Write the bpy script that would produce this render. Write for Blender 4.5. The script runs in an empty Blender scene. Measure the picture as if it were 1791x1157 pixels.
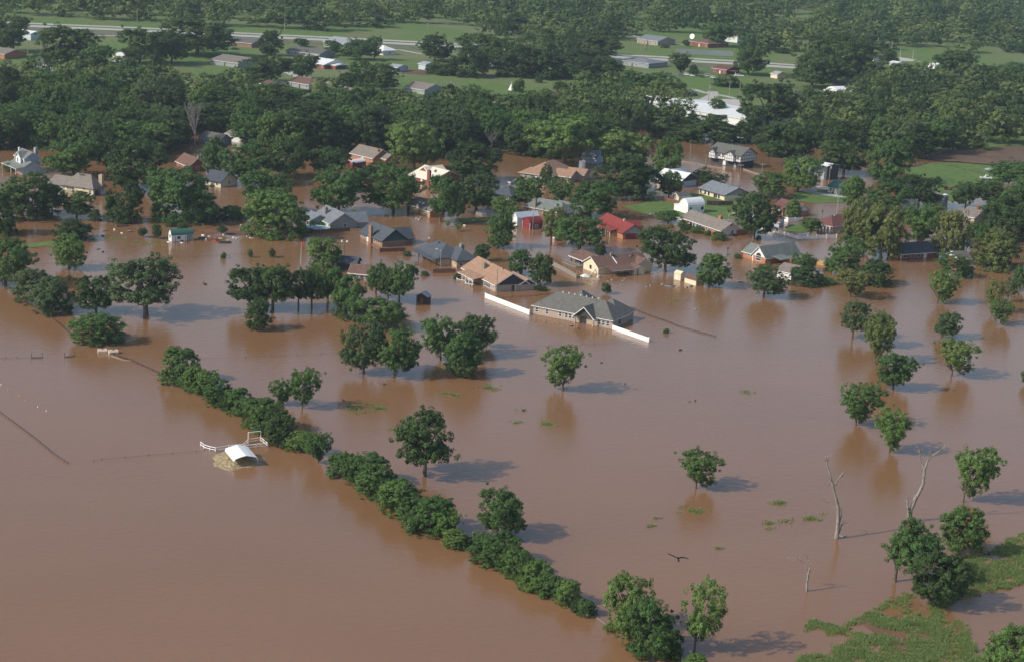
import bpy, math, random
import numpy as np
from mathutils import Vector, Matrix
from mathutils.geometry import tessellate_polygon
R = math.radians
random.seed(7)
SC = bpy.context.scene
COL = SC.collection

# ------------------------------------------------------------------ camera
W0, H0, FP = 1791.0, 1157.0, 3200.0           # photograph size, focal length in its pixels
PITCH, ROLL, CZ = math.atan(829.0 / 3200.0), R(3.2), 121.0
_r = Vector((1, 0, 0)); _f = Vector((0, math.cos(PITCH), -math.sin(PITCH))); _u = Vector((0, math.sin(PITCH), math.cos(PITCH)))
CX = _r * math.cos(ROLL) + _u * math.sin(ROLL)
CY = _u * math.cos(ROLL) - _r * math.sin(ROLL)
CAMP = Vector((0, 0, CZ))
cd = bpy.data.cameras.new('camera'); cam = bpy.data.objects.new('camera', cd); COL.objects.link(cam)
cd.sensor_width = 36.0; cd.lens = FP / W0 * 36.0; cd.clip_start = 1.0; cd.clip_end = 20000.0
cam.matrix_world = Matrix(((CX.x, CY.x, -_f.x, 0), (CX.y, CY.y, -_f.y, 0), (CX.z, CY.z, -_f.z, CZ), (0, 0, 0, 1)))
SC.camera = cam

# ------------------------------------------------------------------ light and exposure
SUN_EL, SHADOW_AZ = R(36), R(25)
world = bpy.data.worlds.new('World'); SC.world = world; world.use_nodes = True
nt = world.node_tree; bg = nt.nodes['Background']
sky = nt.nodes.new('ShaderNodeTexSky'); sky.sky_type = 'NISHITA'; sky.sun_disc = False
sky.sun_elevation = SUN_EL; sky.sun_rotation = math.atan2(-math.cos(SHADOW_AZ), -math.sin(SHADOW_AZ))
sky.dust_density = 2.0; sky.air_density = 1.0; sky.ozone_density = 1.0
nt.links.new(sky.outputs[0], bg.inputs[0]); bg.inputs[1].default_value = 0.15
sd = bpy.data.lights.new('sun', 'SUN'); sd.energy = 3.6; sd.angle = R(0.5); sd.color = (1.0, 0.93, 0.83)
sun = bpy.data.objects.new('sun', sd); COL.objects.link(sun)
sun.rotation_euler = Vector((math.cos(SHADOW_AZ) * math.cos(SUN_EL), math.sin(SHADOW_AZ) * math.cos(SUN_EL), -math.sin(SUN_EL))).to_track_quat('-Z', 'Y').to_euler()
SC.view_settings.view_transform = 'Standard'; SC.view_settings.look = 'None'
SC.view_settings.exposure = 0.0; SC.view_settings.gamma = 1.0
SC.render.engine = 'CYCLES'
SC.cycles.volume_bounces = 0; SC.cycles.max_bounces = 6; SC.cycles.diffuse_bounces = 2; SC.cycles.glossy_bounces = 2
SC.cycles.transmission_bounces = 2; SC.cycles.transparent_max_bounces = 4

# ------------------------------------------------------------------ places
def ray(x, y):
    return CX * ((x - W0 / 2) / FP) + CY * (-(y - H0 / 2) / FP) + _f
def gp(x, y, z=0.0):                          # a spot seen in the photograph, on the level z
    d = ray(x, y); t = (z - CZ) / d.z
    return CAMP + d * t
def mpp(x, y):                                # metres per photograph pixel at that spot
    return -CZ / ray(x, y).z / FP
def dep(x, y):
    d = ray(x, y); return math.asin(-d.z / d.length)
def hgt(x, y, ty):                            # height of an upright thing from its foot row to its top row
    return (y - ty) * mpp(x, y) / math.cos(dep(x, y))

# ------------------------------------------------------------------ materials
MATS = {}
def M(name, col, rough=0.8, var=0.15, scale=1.5, spec=0.25, metal=0.0, bump=0.0, col2=None, coord='Object', detail=4.0, stretch=None):
    m = bpy.data.materials.new(name); m.use_nodes = True; t = m.node_tree
    b = t.nodes['Principled BSDF']; b.inputs['Roughness'].default_value = rough
    b.inputs['Specular IOR Level'].default_value = spec; b.inputs['Metallic'].default_value = metal
    tc = t.nodes.new('ShaderNodeTexCoord'); n = t.nodes.new('ShaderNodeTexNoise')
    n.inputs['Scale'].default_value = scale; n.inputs['Detail'].default_value = detail; n.inputs['Roughness'].default_value = 0.65
    src = tc.outputs[coord]
    if stretch:
        mp = t.nodes.new('ShaderNodeMapping'); mp.inputs['Scale'].default_value = stretch
        t.links.new(src, mp.inputs[0]); src = mp.outputs[0]
    t.links.new(src, n.inputs['Vector'])
    mx = t.nodes.new('ShaderNodeMix'); mx.data_type = 'RGBA'
    c1 = [min(1, c * (1 - var)) for c in col] + [1]; c2 = list(col2) + [1] if col2 else [min(1, c * (1 + var)) for c in col] + [1]
    mx.inputs[6].default_value = c1; mx.inputs[7].default_value = c2
    mr = t.nodes.new('ShaderNodeMapRange'); mr.inputs[1].default_value = 0.3; mr.inputs[2].default_value = 0.7
    t.links.new(n.outputs[0], mr.inputs[0]); t.links.new(mr.outputs[0], mx.inputs[0]); t.links.new(mx.outputs[2], b.inputs['Base Color'])
    if bump:
        bp = t.nodes.new('ShaderNodeBump'); bp.inputs['Strength'].default_value = bump; bp.inputs['Distance'].default_value = 0.1
        t.links.new(n.outputs[0], bp.inputs['Height']); t.links.new(bp.outputs[0], b.inputs['Normal'])
    MATS[name] = m; return m

def leafmat(name, cols, transl=0.28):
    m = bpy.data.materials.new(name); m.use_nodes = True; t = m.node_tree; t.nodes.clear()
    out = t.nodes.new('ShaderNodeOutputMaterial')
    oi = t.nodes.new('ShaderNodeObjectInfo'); ramp = t.nodes.new('ShaderNodeValToRGB')
    while len(ramp.color_ramp.elements) < len(cols): ramp.color_ramp.elements.new(0.5)
    for i, c in enumerate(cols):
        e = ramp.color_ramp.elements[i]; e.position = i / (len(cols) - 1); e.color = (*c, 1)
    t.links.new(oi.outputs['Random'], ramp.inputs[0])
    tc = t.nodes.new('ShaderNodeTexCoord'); nz = t.nodes.new('ShaderNodeTexNoise'); nz.inputs['Scale'].default_value = 9.0; nz.inputs['Detail'].default_value = 4.0
    t.links.new(tc.outputs['Object'], nz.inputs['Vector'])
    hs = t.nodes.new('ShaderNodeHueSaturation'); hs.inputs['Saturation'].default_value = .86
    mr = t.nodes.new('ShaderNodeMapRange'); mr.inputs[1].default_value = .3; mr.inputs[2].default_value = .7; mr.inputs[3].default_value = .68; mr.inputs[4].default_value = 1.62  # noise in the leaf colour imitates sunlit and dark clumps
    t.links.new(nz.outputs[0], mr.inputs[0]); t.links.new(mr.outputs[0], hs.inputs['Value']); t.links.new(ramp.outputs[0], hs.inputs['Color'])
    d = t.nodes.new('ShaderNodeBsdfPrincipled'); d.inputs['Roughness'].default_value = .55; d.inputs['Specular IOR Level'].default_value = .12
    tr = t.nodes.new('ShaderNodeBsdfTranslucent'); mx = t.nodes.new('ShaderNodeMixShader'); mx.inputs[0].default_value = transl
    hs2 = t.nodes.new('ShaderNodeHueSaturation'); hs2.inputs['Value'].default_value = 1.3; hs2.inputs['Hue'].default_value = .48
    t.links.new(hs.outputs[0], d.inputs['Base Color']); t.links.new(hs.outputs[0], hs2.inputs['Color']); t.links.new(hs2.outputs[0], tr.inputs[0])
    t.links.new(d.outputs[0], mx.inputs[1]); t.links.new(tr.outputs[0], mx.inputs[2]); t.links.new(mx.outputs[0], out.inputs[0])
    MATS[name] = m; return m
leafmat('leaf_dark', [(0.040, 0.081, 0.019), (0.054, 0.103, 0.023), (0.062, 0.113, 0.021)])
leafmat('leaf_mid', [(0.055, 0.123, 0.022), (0.067, 0.146, 0.026), (0.082, 0.155, 0.026)])
leafmat('leaf_light', [(0.086, 0.174, 0.024), (0.103, 0.193, 0.029), (0.122, 0.199, 0.034)])
leafmat('leaf_olive', [(0.119, 0.158, 0.034), (0.138, 0.171, 0.036), (0.152, 0.171, 0.040)])
leafmat('leaf_grey', [(0.062, 0.113, 0.034), (0.076, 0.126, 0.040), (0.087, 0.132, 0.042)])
leafmat('leaf_red', [(0.116, 0.046, .030), (0.132, 0.054, .032)])

M('bark', (.13, .105, .085), .9, .35, 6.0, bump=.5)
M('deadwood', (.25, .225, .195), .9, .55, 2.2, bump=1.0, stretch=(3, 3, .5))
M('greytwig', (.24, .21, .19), .9, .2, 4.0)
M('shingle_grey', (.128, .127, .115), .9, .24, .9, bump=.4, detail=9.0)
M('shingle_taupe', (.205, .180, .155), .9, .24, .9, bump=.4, detail=9.0)
M('shingle_slate', (.075, .088, .105), .9, .24, .9, bump=.4, detail=9.0)
M('shingle_bluegrey', (.185, .205, .225), .9, .24, .9, bump=.4, detail=9.0)
M('shingle_tan', (.33, .205, .135), .9, .24, .9, bump=.4, detail=9.0)
M('shingle_brown', (.155, .092, .072), .9, .24, .9, bump=.4, detail=9.0)
M('shingle_maroon', (.150, .066, .060), .9, .24, .9, bump=.4, detail=9.0)
M('shingle_red', (.22, .045, .040), .9, .24, .9, bump=.4, detail=9.0)
M('shingle_greygreen', (.165, .185, .172), .9, .24, .9, bump=.4, detail=9.0)
M('shingle_green', (.05, .14, .11), .8, .12, 2.2)
M('roof_cream', (.74, .70, .56), .55, .04, .6)
M('roof_white', (.74, .75, .74), .5, .06, .6)
M('metal_white', (.80, .81, .80), .4, .04, .5, .4)
M('metal_blue', (.50, .56, .62), .45, .08, .6, .4)
M('metal_dark', (.07, .08, .09), .5, .2, 1.0)
M('metal_grey', (.33, .35, .36), .5, .12, 1.0)
M('brick_pale', (.40, .325, .27), .9, .28, 5.0)
M('brick_orange', (.42, .19, .10), .9, .25, 5.0)
M('brick_red', (.24, .085, .062), .9, .25, 5.0)
M('brick_brown', (.27, .17, .12), .9, .4, 3.0)
M('siding_white', (.74, .74, .72), .6, .05, .8)
M('siding_cream', (.72, .62, .44), .7, .06, .8)
M('siding_blue', (.40, .49, .58), .7, .05, .8)
M('siding_green', (.030, .085, .085), .7, .08, .8)
M('siding_sage', (.27, .31, .28), .7, .06, .8)
M('siding_grey', (.30, .32, .33), .7, .08, .8)
M('siding_dark', (.05, .055, .06), .7, .1, .8)
M('siding_tan', (.46, .36, .26), .75, .08, .8)
M('trim_white', (.78, .78, .75), .5, .04, 1.0)
M('trim_dark', (.06, .06, .055), .6, .1, 1.0)
M('glass', (.035, .042, .05), .06, .2, .4, .5)
M('door_brown', (.12, .065, .045), .6, .1, 1.0)
M('door_red', (.20, .035, .035), .6, .1, 1.0)
M('red_paint', (.20, .032, .038), .7, .12, 1.2)
M('vinyl', (.83, .84, .84), .45, .02, .5)
M('wood_brown', (.17, .09, .06), .9, .3, 3.0, stretch=(4, 4, .3))
M('wood_grey', (.25, .225, .20), .9, .25, 3.0, stretch=(4, 4, .3))
M('wood_dark', (.065, .042, .04), .9, .25, 3.0, stretch=(4, 4, .3))
M('wood_tan', (.45, .28, .13), .9, .2, 3.0, stretch=(4, 4, .3))
M('wood_pole', (.30, .25, .21), .9, .2, 2.0)
M('pole_metal', (.50, .50, .48), .4, .1, 2.0, metal=.5)
M('concrete', (.46, .44, .39), .9, .1, .3)
M('road_pale', (.42, .41, .37), .9, .08, .02, coord='Object')
M('asphalt', (.13, .13, .135), .9, .15, .1)
M('ballast', (.15, .13, .105), .95, .25, .05)
M('soil', (.17, .085, .05), .95, .3, .06, col2=(.21, .12, .075))
M('soil_far', (.135, .085, .055), .95, .3, .06, col2=(.17, .115, .075))
M('lawn', (.095, .165, .035), .95, .25, .25, col2=(.13, .20, .055))
M('straw', (.33, .26, .15), .95, .45, 1.6, bump=1.0)
M('chimney_stone', (.24, .21, .18), .9, .3, 4.0)
M('car_white', (.75, .76, .76), .25, .02, 1, .5)
M('car_dark', (.03, .033, .04), .25, .1, 1, .5)
M('car_red', (.30, .03, .03), .25, .1, 1, .5)
M('car_blue', (.10, .16, .30), .25, .1, 1, .5)
M('car_silver', (.42, .45, .48), .25, .1, 1, .5)
M('tyre', (.02, .02, .02), .9, .1, 1)
M('plastic_white', (.75, .75, .72), .5, .05, 1)
M('plastic_orange', (.80, .30, .16), .5, .05, 1)
M('plastic_blue', (.05, .12, .35), .5, .05, 1)
M('pool_water', (.10, .28, .36), .06, .1, 1, .5)
M('bird_black', (.012, .011, .010), .7, .2, 4)
M('bird_white', (.8, .8, .78), .7, .05, 4)
M('flag_red', (.45, .06, .07), .8, .05, 1)
M('tank_tan', (.55, .45, .35), .7, .1, 1)

# grass that covers the dry country
def ground_mat():
    m = bpy.data.materials.new('country_grass'); m.use_nodes = True; t = m.node_tree; b = t.nodes['Principled BSDF']
    b.inputs['Roughness'].default_value = .95; b.inputs['Specular IOR Level'].default_value = .1
    tc = t.nodes.new('ShaderNodeTexCoord')
    def nz(s, d=5.0):
        n = t.nodes.new('ShaderNodeTexNoise'); n.inputs['Scale'].default_value = s; n.inputs['Detail'].default_value = d; n.inputs['Roughness'].default_value = .65
        t.links.new(tc.outputs['Object'], n.inputs['Vector']); return n
    def rng(n, a, c):
        r = t.nodes.new('ShaderNodeMapRange'); r.inputs[1].default_value = a; r.inputs[2].default_value = c; t.links.new(n.outputs[0], r.inputs[0]); return r
    def mix(fac, a, c):
        x = t.nodes.new('ShaderNodeMix'); x.data_type = 'RGBA'; t.links.new(fac.outputs[0], x.inputs[0])
        for i, v in ((6, a), (7, c)):
            if isinstance(v, tuple): x.inputs[i].default_value = (*v, 1)
            else: t.links.new(v.outputs[2], x.inputs[i])
        return x
    a = mix(rng(nz(.25), .3, .7), (.088, .150, .042), (.130, .198, .058))
    c = mix(rng(nz(.012), .45, .62), a, (.160, .180, .085))
    d = mix(rng(nz(.02), .60, .72), c, (.19, .145, .085))
    t.links.new(d.outputs[2], b.inputs['Base Color']); MATS['ground'] = m
ground_mat()

def water_mat():
    m = bpy.data.materials.new('flood_water'); m.use_nodes = True; t = m.node_tree; b = t.nodes['Principled BSDF']
    b.inputs['IOR'].default_value = 1.45; b.inputs['Specular IOR Level'].default_value = .5
    tc = t.nodes.new('ShaderNodeTexCoord')
    def nz(s, d, st=(1, 1, 1)):
        mp = t.nodes.new('ShaderNodeMapping'); mp.inputs['Scale'].default_value = st; t.links.new(tc.outputs['Object'], mp.inputs[0])
        n = t.nodes.new('ShaderNodeTexNoise'); n.inputs['Scale'].default_value = s; n.inputs['Detail'].default_value = d; t.links.new(mp.outputs[0], n.inputs['Vector']); return n
    big = nz(.012, 5.0, (1, 2.2, 1))
    mx = t.nodes.new('ShaderNodeMix'); mx.data_type = 'RGBA'; mx.inputs[6].default_value = (.200, .105, .050, 1); mx.inputs[7].default_value = (.264, .140, .069, 1)
    t.links.new(big.outputs[0], mx.inputs[0]); t.links.new(mx.outputs[2], b.inputs['Base Color'])
    mr = t.nodes.new('ShaderNodeMapRange'); mr.inputs[1].default_value = .35; mr.inputs[2].default_value = .7; mr.inputs[3].default_value = .05; mr.inputs[4].default_value = .14
    t.links.new(big.outputs[0], mr.inputs[0]); t.links.new(mr.outputs[0], b.inputs['Roughness'])
    w1 = nz(.55, 3.0, (1, 1.6, 1)); w2 = nz(2.4, 2.0, (1, 1.6, 1))
    ad = t.nodes.new('ShaderNodeMath'); ad.operation = 'MULTIPLY_ADD'; ad.inputs[1].default_value = .35
    t.links.new(w2.outputs[0], ad.inputs[0]); t.links.new(w1.outputs[0], ad.inputs[2])
    bp = t.nodes.new('ShaderNodeBump'); bp.inputs['Strength'].default_value = .45; bp.inputs['Distance'].default_value = .14
    t.links.new(ad.outputs[0], bp.inputs['Height']); t.links.new(bp.outputs[0], b.inputs['Normal'])
    MATS['water'] = m
water_mat()

# ------------------------------------------------------------------ mesh helpers
class MB:
    def __init__(s): s.v = []; s.f = []; s.m = []
    def poly(s, pts, mi=0):
        i = len(s.v); s.v += [tuple(p) for p in pts]; s.f.append(tuple(range(i, i + len(pts)))); s.m.append(mi)
    def hexa(s, lo, hi, mi=0):                # four lower and four upper corners, both counter-clockwise from above
        i = len(s.v); s.v += [tuple(p) for p in lo] + [tuple(p) for p in hi]
        for q in ((3, 2, 1, 0), (4, 5, 6, 7), (0, 1, 5, 4), (1, 2, 6, 5), (2, 3, 7, 6), (3, 0, 4, 7)):
            s.f.append(tuple(i + k for k in q)); s.m.append(mi)
    def box(s, x0, x1, y0, y1, z0, z1, mi=0):
        s.hexa([(x0, y0, z0), (x1, y0, z0), (x1, y1, z0), (x0, y1, z0)], [(x0, y0, z1), (x1, y0, z1), (x1, y1, z1), (x0, y1, z1)], mi)
    def prism(s, prof, axis, a0, a1, mi=0):   # outline (u, z) pushed along x or y
        n = len(prof); i = len(s.v)
        for a in (a0, a1):
            for (p, z) in prof: s.v.append((a, p, z) if axis == 'x' else (p, a, z))
        fl = axis == 'y'
        s.f.append(tuple(i + k for k in (range(n) if fl else reversed(range(n))))); s.m.append(mi)
        s.f.append(tuple(i + n + k for k in (reversed(range(n)) if fl else range(n)))); s.m.append(mi)
        for k in range(n):
            a, b = k, (k + 1) % n
            q = (i + a, i + b, i + n + b, i + n + a); s.f.append(q if not fl else q[::-1]); s.m.append(mi)
    def tube(s, p, q, r0, r1=None, n=6, mi=0, cap=True):
        p = Vector(p); q = Vector(q); r1 = r0 if r1 is None else r1
        d = (q - p).normalized(); a = d.orthogonal().normalized(); b = d.cross(a); i = len(s.v)
        for c, r in ((p, r0), (q, r1)):
            for k in range(n):
                t = 2 * math.pi * k / n; s.v.append(tuple(c + a * (r * math.cos(t)) + b * (r * math.sin(t))))
        for k in range(n):
            l = (k + 1) % n; s.f.append((i + k, i + l, i + n + l, i + n + k)); s.m.append(mi)
        if cap:
            s.f.append(tuple(i + k for k in reversed(range(n)))); s.m.append(mi)
            s.f.append(tuple(i + n + k for k in range(n))); s.m.append(mi)
    def path(s, pts, rs, n=6, mi=0):
        for k in range(len(pts) - 1): s.tube(pts[k], pts[k + 1], rs[k], rs[k + 1], n, mi, cap=False)
    def build(s, name, mats, parent=None, smooth=False):
        me = bpy.data.meshes.new(name); me.from_pydata(s.v, [], s.f)
        for m in (mats if isinstance(mats, (list, tuple)) else [mats]): me.materials.append(MATS[m])
        if len(set(s.m)) > 1: me.polygons.foreach_set('material_index', s.m)
        if smooth: me.polygons.foreach_set('use_smooth', [True] * len(s.f))
        o = bpy.data.objects.new(name, me); COL.objects.link(o)
        if parent: o.parent = parent
        return o
def mesh_np(name, V, Q, mats):                # many quads at once
    me = bpy.data.meshes.new(name); V = np.asarray(V, dtype=np.float32); Q = np.asarray(Q, dtype=np.int32); k = Q.shape[1]
    me.vertices.add(len(V)); me.vertices.foreach_set('co', V.ravel())
    me.loops.add(Q.size); me.loops.foreach_set('vertex_index', Q.ravel())
    me.polygons.add(len(Q)); me.polygons.foreach_set('loop_start', np.arange(0, Q.size, k, dtype=np.int32))
    for m in mats: me.materials.append(MATS[m])
    me.update(calc_edges=True); return me
def tag(o, label=None, cat=None, group=None, kind=None):
    if label: o['label'] = label
    if cat: o['category'] = cat
    if group: o['group'] = group
    if kind: o['kind'] = kind
    return o
def empty(name, loc, label, cat, rz=0.0, group=None):
    o = bpy.data.objects.new(name, None); COL.objects.link(o); o.location = loc; o.rotation_euler = (0, 0, rz); o.empty_display_size = .5
    return tag(o, label, cat, group)
def link(o, parent=None):
    COL.objects.link(o)
    if parent: o.parent = parent
    return o
def copy_tree(o, parent=None):
    c = o.copy(); COL.objects.link(c)
    if parent: c.parent = parent
    for ch in list(o.children): copy_tree(ch, c)
    return c

# ------------------------------------------------------------------ the setting: ground, water, lawns, roads
def vnoise(x, y, seed=0):                     # smooth value noise in 0..1
    x = np.asarray(x, float); y = np.asarray(y, float); xi = np.floor(x).astype(np.int64); yi = np.floor(y).astype(np.int64)
    fx = x - xi; fy = y - yi; fx = fx * fx * (3 - 2 * fx); fy = fy * fy * (3 - 2 * fy)
    def h(a, b):
        n = (a * 374761393 + b * 668265263 + seed * 974711) & 0x7fffffff
        n = ((n ^ (n >> 13)) * 1274126177) & 0x7fffffff
        return ((n ^ (n >> 16)) & 0xffff) / 65535.0
    return (h(xi, yi) * (1 - fx) + h(xi + 1, yi) * fx) * (1 - fy) + (h(xi, yi + 1) * (1 - fx) + h(xi + 1, yi + 1) * fx) * fy
def fnoise(x, y, seed=0, o=4):
    a, s, t = 1.0, 0.0, 0.0
    for k in range(o): s = s + a * vnoise(x * 2 ** k, y * 2 ** k, seed + k); t += a; a *= .55
    return s / t
EDGE_X = [-900, 0, 300, 560, 700, 900, 1100, 1250, 1400, 1500, 1580, 1700, 1791, 2600]
EDGE_Y = [190, 200, 207, 200, 203, 210, 222, 236, 252, 262, 272, 268, 258, 250]
def shore(x): return float(np.interp(x, EDGE_X, EDGE_Y))
xs = np.linspace(-900, 2700, 91)
def hor(x): return x * math.tan(ROLL) - 300.6 - 0.0
vs = np.concatenate([np.geomspace(70, 400, 26), np.linspace(410, 640, 70), np.linspace(680, 2100, 24)])   # rows below the horizon
V = []; 
for v in vs:
    for x in xs:
        y = hor(x) + v / math.cos(ROLL); p = gp(x, y)
        wob = 6 * (fnoise(np.array(x / 45.0), np.array(y / 20.0), 5) - .5)
        t = (y + wob - shore(x)) / 5.0; t = max(0, min(1, t * .5 + .5)); t = t * t * (3 - 2 * t)
        V.append((p.x, p.y, .35 - 1.6 * t))
nx = len(xs); Q = [(j * nx + i, j * nx + i + nx, j * nx + i + nx + 1, j * nx + i + 1) for j in range(len(vs) - 1) for i in range(nx - 1)]
me = mesh_np('ground', V, [q[::-1] for q in Q] if False else Q, ['ground']); me.polygons.foreach_set('use_smooth', [True] * len(me.polygons))
o = bpy.data.objects.new('ground', me); link(o); tag(o, 'green dry country beyond the flood', 'ground', kind='structure')
mb = MB(); mb.poly([(-900, -60, 0), (900, -60, 0), (1600, 1500, 0), (-1600, 1500, 0)])
tag(mb.build('water', 'water'), 'brown muddy flood water', 'water', kind='structure')

def patch(name, pts, mat, z, jit=.8, step=2.5, label=None, cat=None, seed=1, thick=.0):
    P = [gp(*p, z) for p in pts]; out = []
    rg = random.Random(seed)
    for a, b in zip(P, P[1:] + P[:1]):
        n = max(1, int((b - a).length / step))
        for k in range(n):
            q = a.lerp(b, k / n); out.append((q.x, q.y))
    out = np.array(out); j = jit * 2
    out[:, 0] += j * (fnoise(out[:, 0] * .35, out[:, 1] * .35, seed, 3) - .5) * 2; out[:, 1] += 2.2 * j * (fnoise(out[:, 0] * .35, out[:, 1] * .35, seed + 9, 3) - .5) * 2
    tri = tessellate_polygon([[Vector((x, y, z)) for x, y in out]])
    mb = MB(); mb.v = [(x, y, z) for x, y in out]
    for t in tri:
        a, b, c = (Vector(mb.v[i]) for i in t)
        mb.f.append(tuple(t) if (b - a).cross(c - a).z > 0 else tuple(reversed(t))); mb.m.append(0)
    return tag(mb.build(name, mat), label, cat, kind='structure')
def strip(name, pts, w, mat, z, label=None, cat=None):
    P = [gp(*p, z) for p in pts]; mb = MB(); L = []
    for i, p in enumerate(P):
        d = (P[min(i + 1, len(P) - 1)] - P[max(i - 1, 0)]).normalized(); n = Vector((-d.y, d.x, 0)) * (w / 2); L.append((p + n, p - n))
    for a, b in zip(L, L[1:]): mb.poly([a[1], b[1], b[0], a[0]])
    return tag(mb.build(name, mat), label, cat, kind='structure')
LAWN = [[(1090, 361), (1150, 351), (1205, 352), (1300, 364), (1296, 380), (1250, 386), (1180, 378), (1120, 372)],
        [(1388, 336), (1440, 334), (1478, 341), (1482, 354), (1430, 356), (1392, 351)],
        [(1575, 291), (1640, 284), (1730, 286), (1800, 288), (1800, 312), (1745, 322), (1700, 345), (1660, 352), (1640, 334), (1600, 326)],
        [(1374, 397), (1400, 390), (1432, 397), (1425, 404), (1400, 407), (1376, 405)],
        [(20, 428), (70, 424), (110, 421), (130, 425), (90, 430), (30, 434)],
        [(800, 382), (862, 379), (866, 386), (806, 390)],
        [(1205, 336), (1270, 349), (1320, 356), (1310, 366), (1240, 358), (1200, 350)]]
for i, p in enumerate(LAWN): patch('lawn', p, 'lawn', .05 + .01 * i, .5, 2.0, seed=20 + i)
patch('lawn', [(300, 398), (370, 400), (440, 408), (560, 410), (560, 414), (440, 413), (350, 406), (290, 402)], 'soil', .03, .8, 2, seed=41)
patch('field', [(1620, 277), (1660, 262), (1730, 258), (1900, 250), (1900, 284), (1730, 288), (1660, 282)], 'soil_far', .42, 1.2, 4, seed=44)
patch('dirt', [(1575, 286), (1600, 281), (1625, 285), (1600, 291), (1578, 291)], 'soil', .30, .6, 2, seed=45)
patch('field', [(925, 160), (975, 156), (978, 172), (935, 172)], 'soil_far', .40, 1.5, 4, seed=46)
patch('field', [(690, 120), (735, 122), (770, 128), (740, 131), (700, 129)], 'soil_far', .40, 1.5, 4, seed=47)
patch('dirt', [(1430, 168), (1460, 170), (1462, 176), (1435, 175)], 'soil', .40, 1, 4, seed=48)
# roads of the dry country
patch('concrete_lot', [(1207, 180), (1228, 173), (1292, 174), (1300, 200), (1240, 200)], 'concrete', .40, .2, 8)
strip('road', [(1192, 153.5), (1215, 157), (1235, 163), (1262, 167), (1290, 173)], 4.5, 'road_pale', .44)
strip('road', [(1246, 160), (1248, 166), (1240, 171), (1228, 176)], 6, 'road_pale', .43)
HW = [(-700, 2), (-300, 22), (48, 39.5), (234, 47), (409, 56), (450, 58), (638, 67.3), (799, 75.5), (950, 85), (1083, 94.3), (1284, 105.3), (1399, 113), (1517, 121), (1630, 126), (1800, 136), (2300, 166)]
strip('highway', [(x, y + 1.6) for x, y in HW], 8.5, 'road_pale', .50)
strip('highway', [(x, y + 6.2) for x, y in HW], 12.5, 'road_pale', .50)
strip('railway_bed', [(x, y + 12.8) for x, y in HW if x < 1350], 14, 'ballast', .46)
strip('road', [(90, 60.5), (153, 62.4), (225, 63.2)], 3.5, 'road_pale', .46)
strip('road', [(660, 85), (700, 87.5), (738, 95)], 3.5, 'road_pale', .46)
strip('road', [(495, 122), (520, 134), (560, 140), (590, 149)], 6, 'road_pale', .42)
strip('road', [(1095, 60), (1160, 74), (1200, 79)], 4, 'road_pale', .44)
strip('road', [(1590, 117), (1625, 123), (1680, 128)], 4, 'road_pale', .47)
patch('concrete_lot', [(1572, 100), (1600, 104), (1612, 108), (1575, 107)], 'concrete', .45, .2, 8)
strip('road', [(1398, 332), (1430, 338), (1480, 345)], 5, 'road_pale', .12)
patch('driveway', [(1425, 325), (1452, 327), (1456, 333), (1430, 331)], 'concrete', .13, .2, 4)

# emergent and floating grass: tufts of blades nobody could count
GRASS = [[(1390, 1110), (1420, 1090), (1465, 1095), (1500, 1082), (1540, 1060), (1590, 1030), (1620, 1028), (1660, 985), (1720, 968), (1791, 930), (1850, 905), (1850, 1005), (1760, 1030), (1700, 1042), (1640, 1062), (1690, 1090), (1700, 1120), (1720, 1157), (1760, 1185), (1380, 1185), (1400, 1150), (1480, 1120), (1500, 1108), (1440, 1104)]]
MATS_ = [(1311, 686, 15, 4), (1420, 905, 18, 6), (1375, 911, 16, 6), (1360, 880, 16, 4), (1345, 914, 12, 4), (1345, 924, 10, 3), (1257, 958, 9, 3), (1140, 920, 12, 3), (962, 741, 22, 6), (905, 739, 14, 4), (915, 717, 12, 3), (862, 677, 26, 7), (780, 690, 30, 7), (985, 682, 9, 3), (200, 418, 25, 5), (235, 424, 22, 4), (270, 428, 20, 4), (160, 420, 15, 4), (400, 447, 8, 2), (580, 453, 12, 2), (640, 712, 40, 10), (1215, 890, 24, 9), (690, 750, 16, 3), (1180, 525, 22, 3), (1490, 488, 40, 5), (1150, 905, 10, 2), (1440, 897, 10, 3)]
rs = np.random.RandomState(3)
def in_poly(x, y, P):
    ins = np.zeros(len(x), bool); n = len(P)
    for i in range(n):
        x1, y1 = P[i]; x2, y2 = P[(i + 1) % n]
        c = ((y1 > y) != (y2 > y)) & (x < (x2 - x1) * (y - y1) / (y2 - y1 + 1e-9) + x1); ins ^= c
    return ins
px = rs.uniform(1370, 1860, 130000); py = rs.uniform(900, 1190, 130000)
nz_ = fnoise(px / 42 + py / 90, py / 15 - px / 160, 11, 4)
k = in_poly(px + 16 * (fnoise(px / 25, py / 12, 31) - .5), py + 22 * (fnoise(px / 25, py / 12, 37) - .5), GRASS[0]) & (nz_ > .37 - .10 * (px > 1640) * (py < 1060) + .36 * rs.rand(len(px)) ** 1.5) & (fnoise(px / 11, py / 3.5, 91, 3) > .34 + .12 * rs.rand(len(px)))
gx_, gy_ = px[k], py[k]; dens = nz_[k]
ex, ey = [], []
for (x, y, a, b) in MATS_:
    n = int(a * b * .85); u = rs.normal(0, .42, n); w = rs.normal(0, .42, n); ex.append(x + u * a); ey.append(y + w * b)
ex = np.concatenate(ex); ey = np.concatenate(ey); kk = fnoise(ex / 9, ey / 3.2, 17, 3) > .40 + .25 * rs.rand(len(ex))
gx_ = np.concatenate([gx_, ex[kk]]); gy_ = np.concatenate([gy_, ey[kk]])
dd = (gy_ - H0 / 2); D3 = np.array([CX]) * 0
rx = np.outer((gx_ - W0 / 2) / FP, np.array(CX)) + np.outer(-(gy_ - H0 / 2) / FP, np.array(CY)) + np.array(_f)
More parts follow.
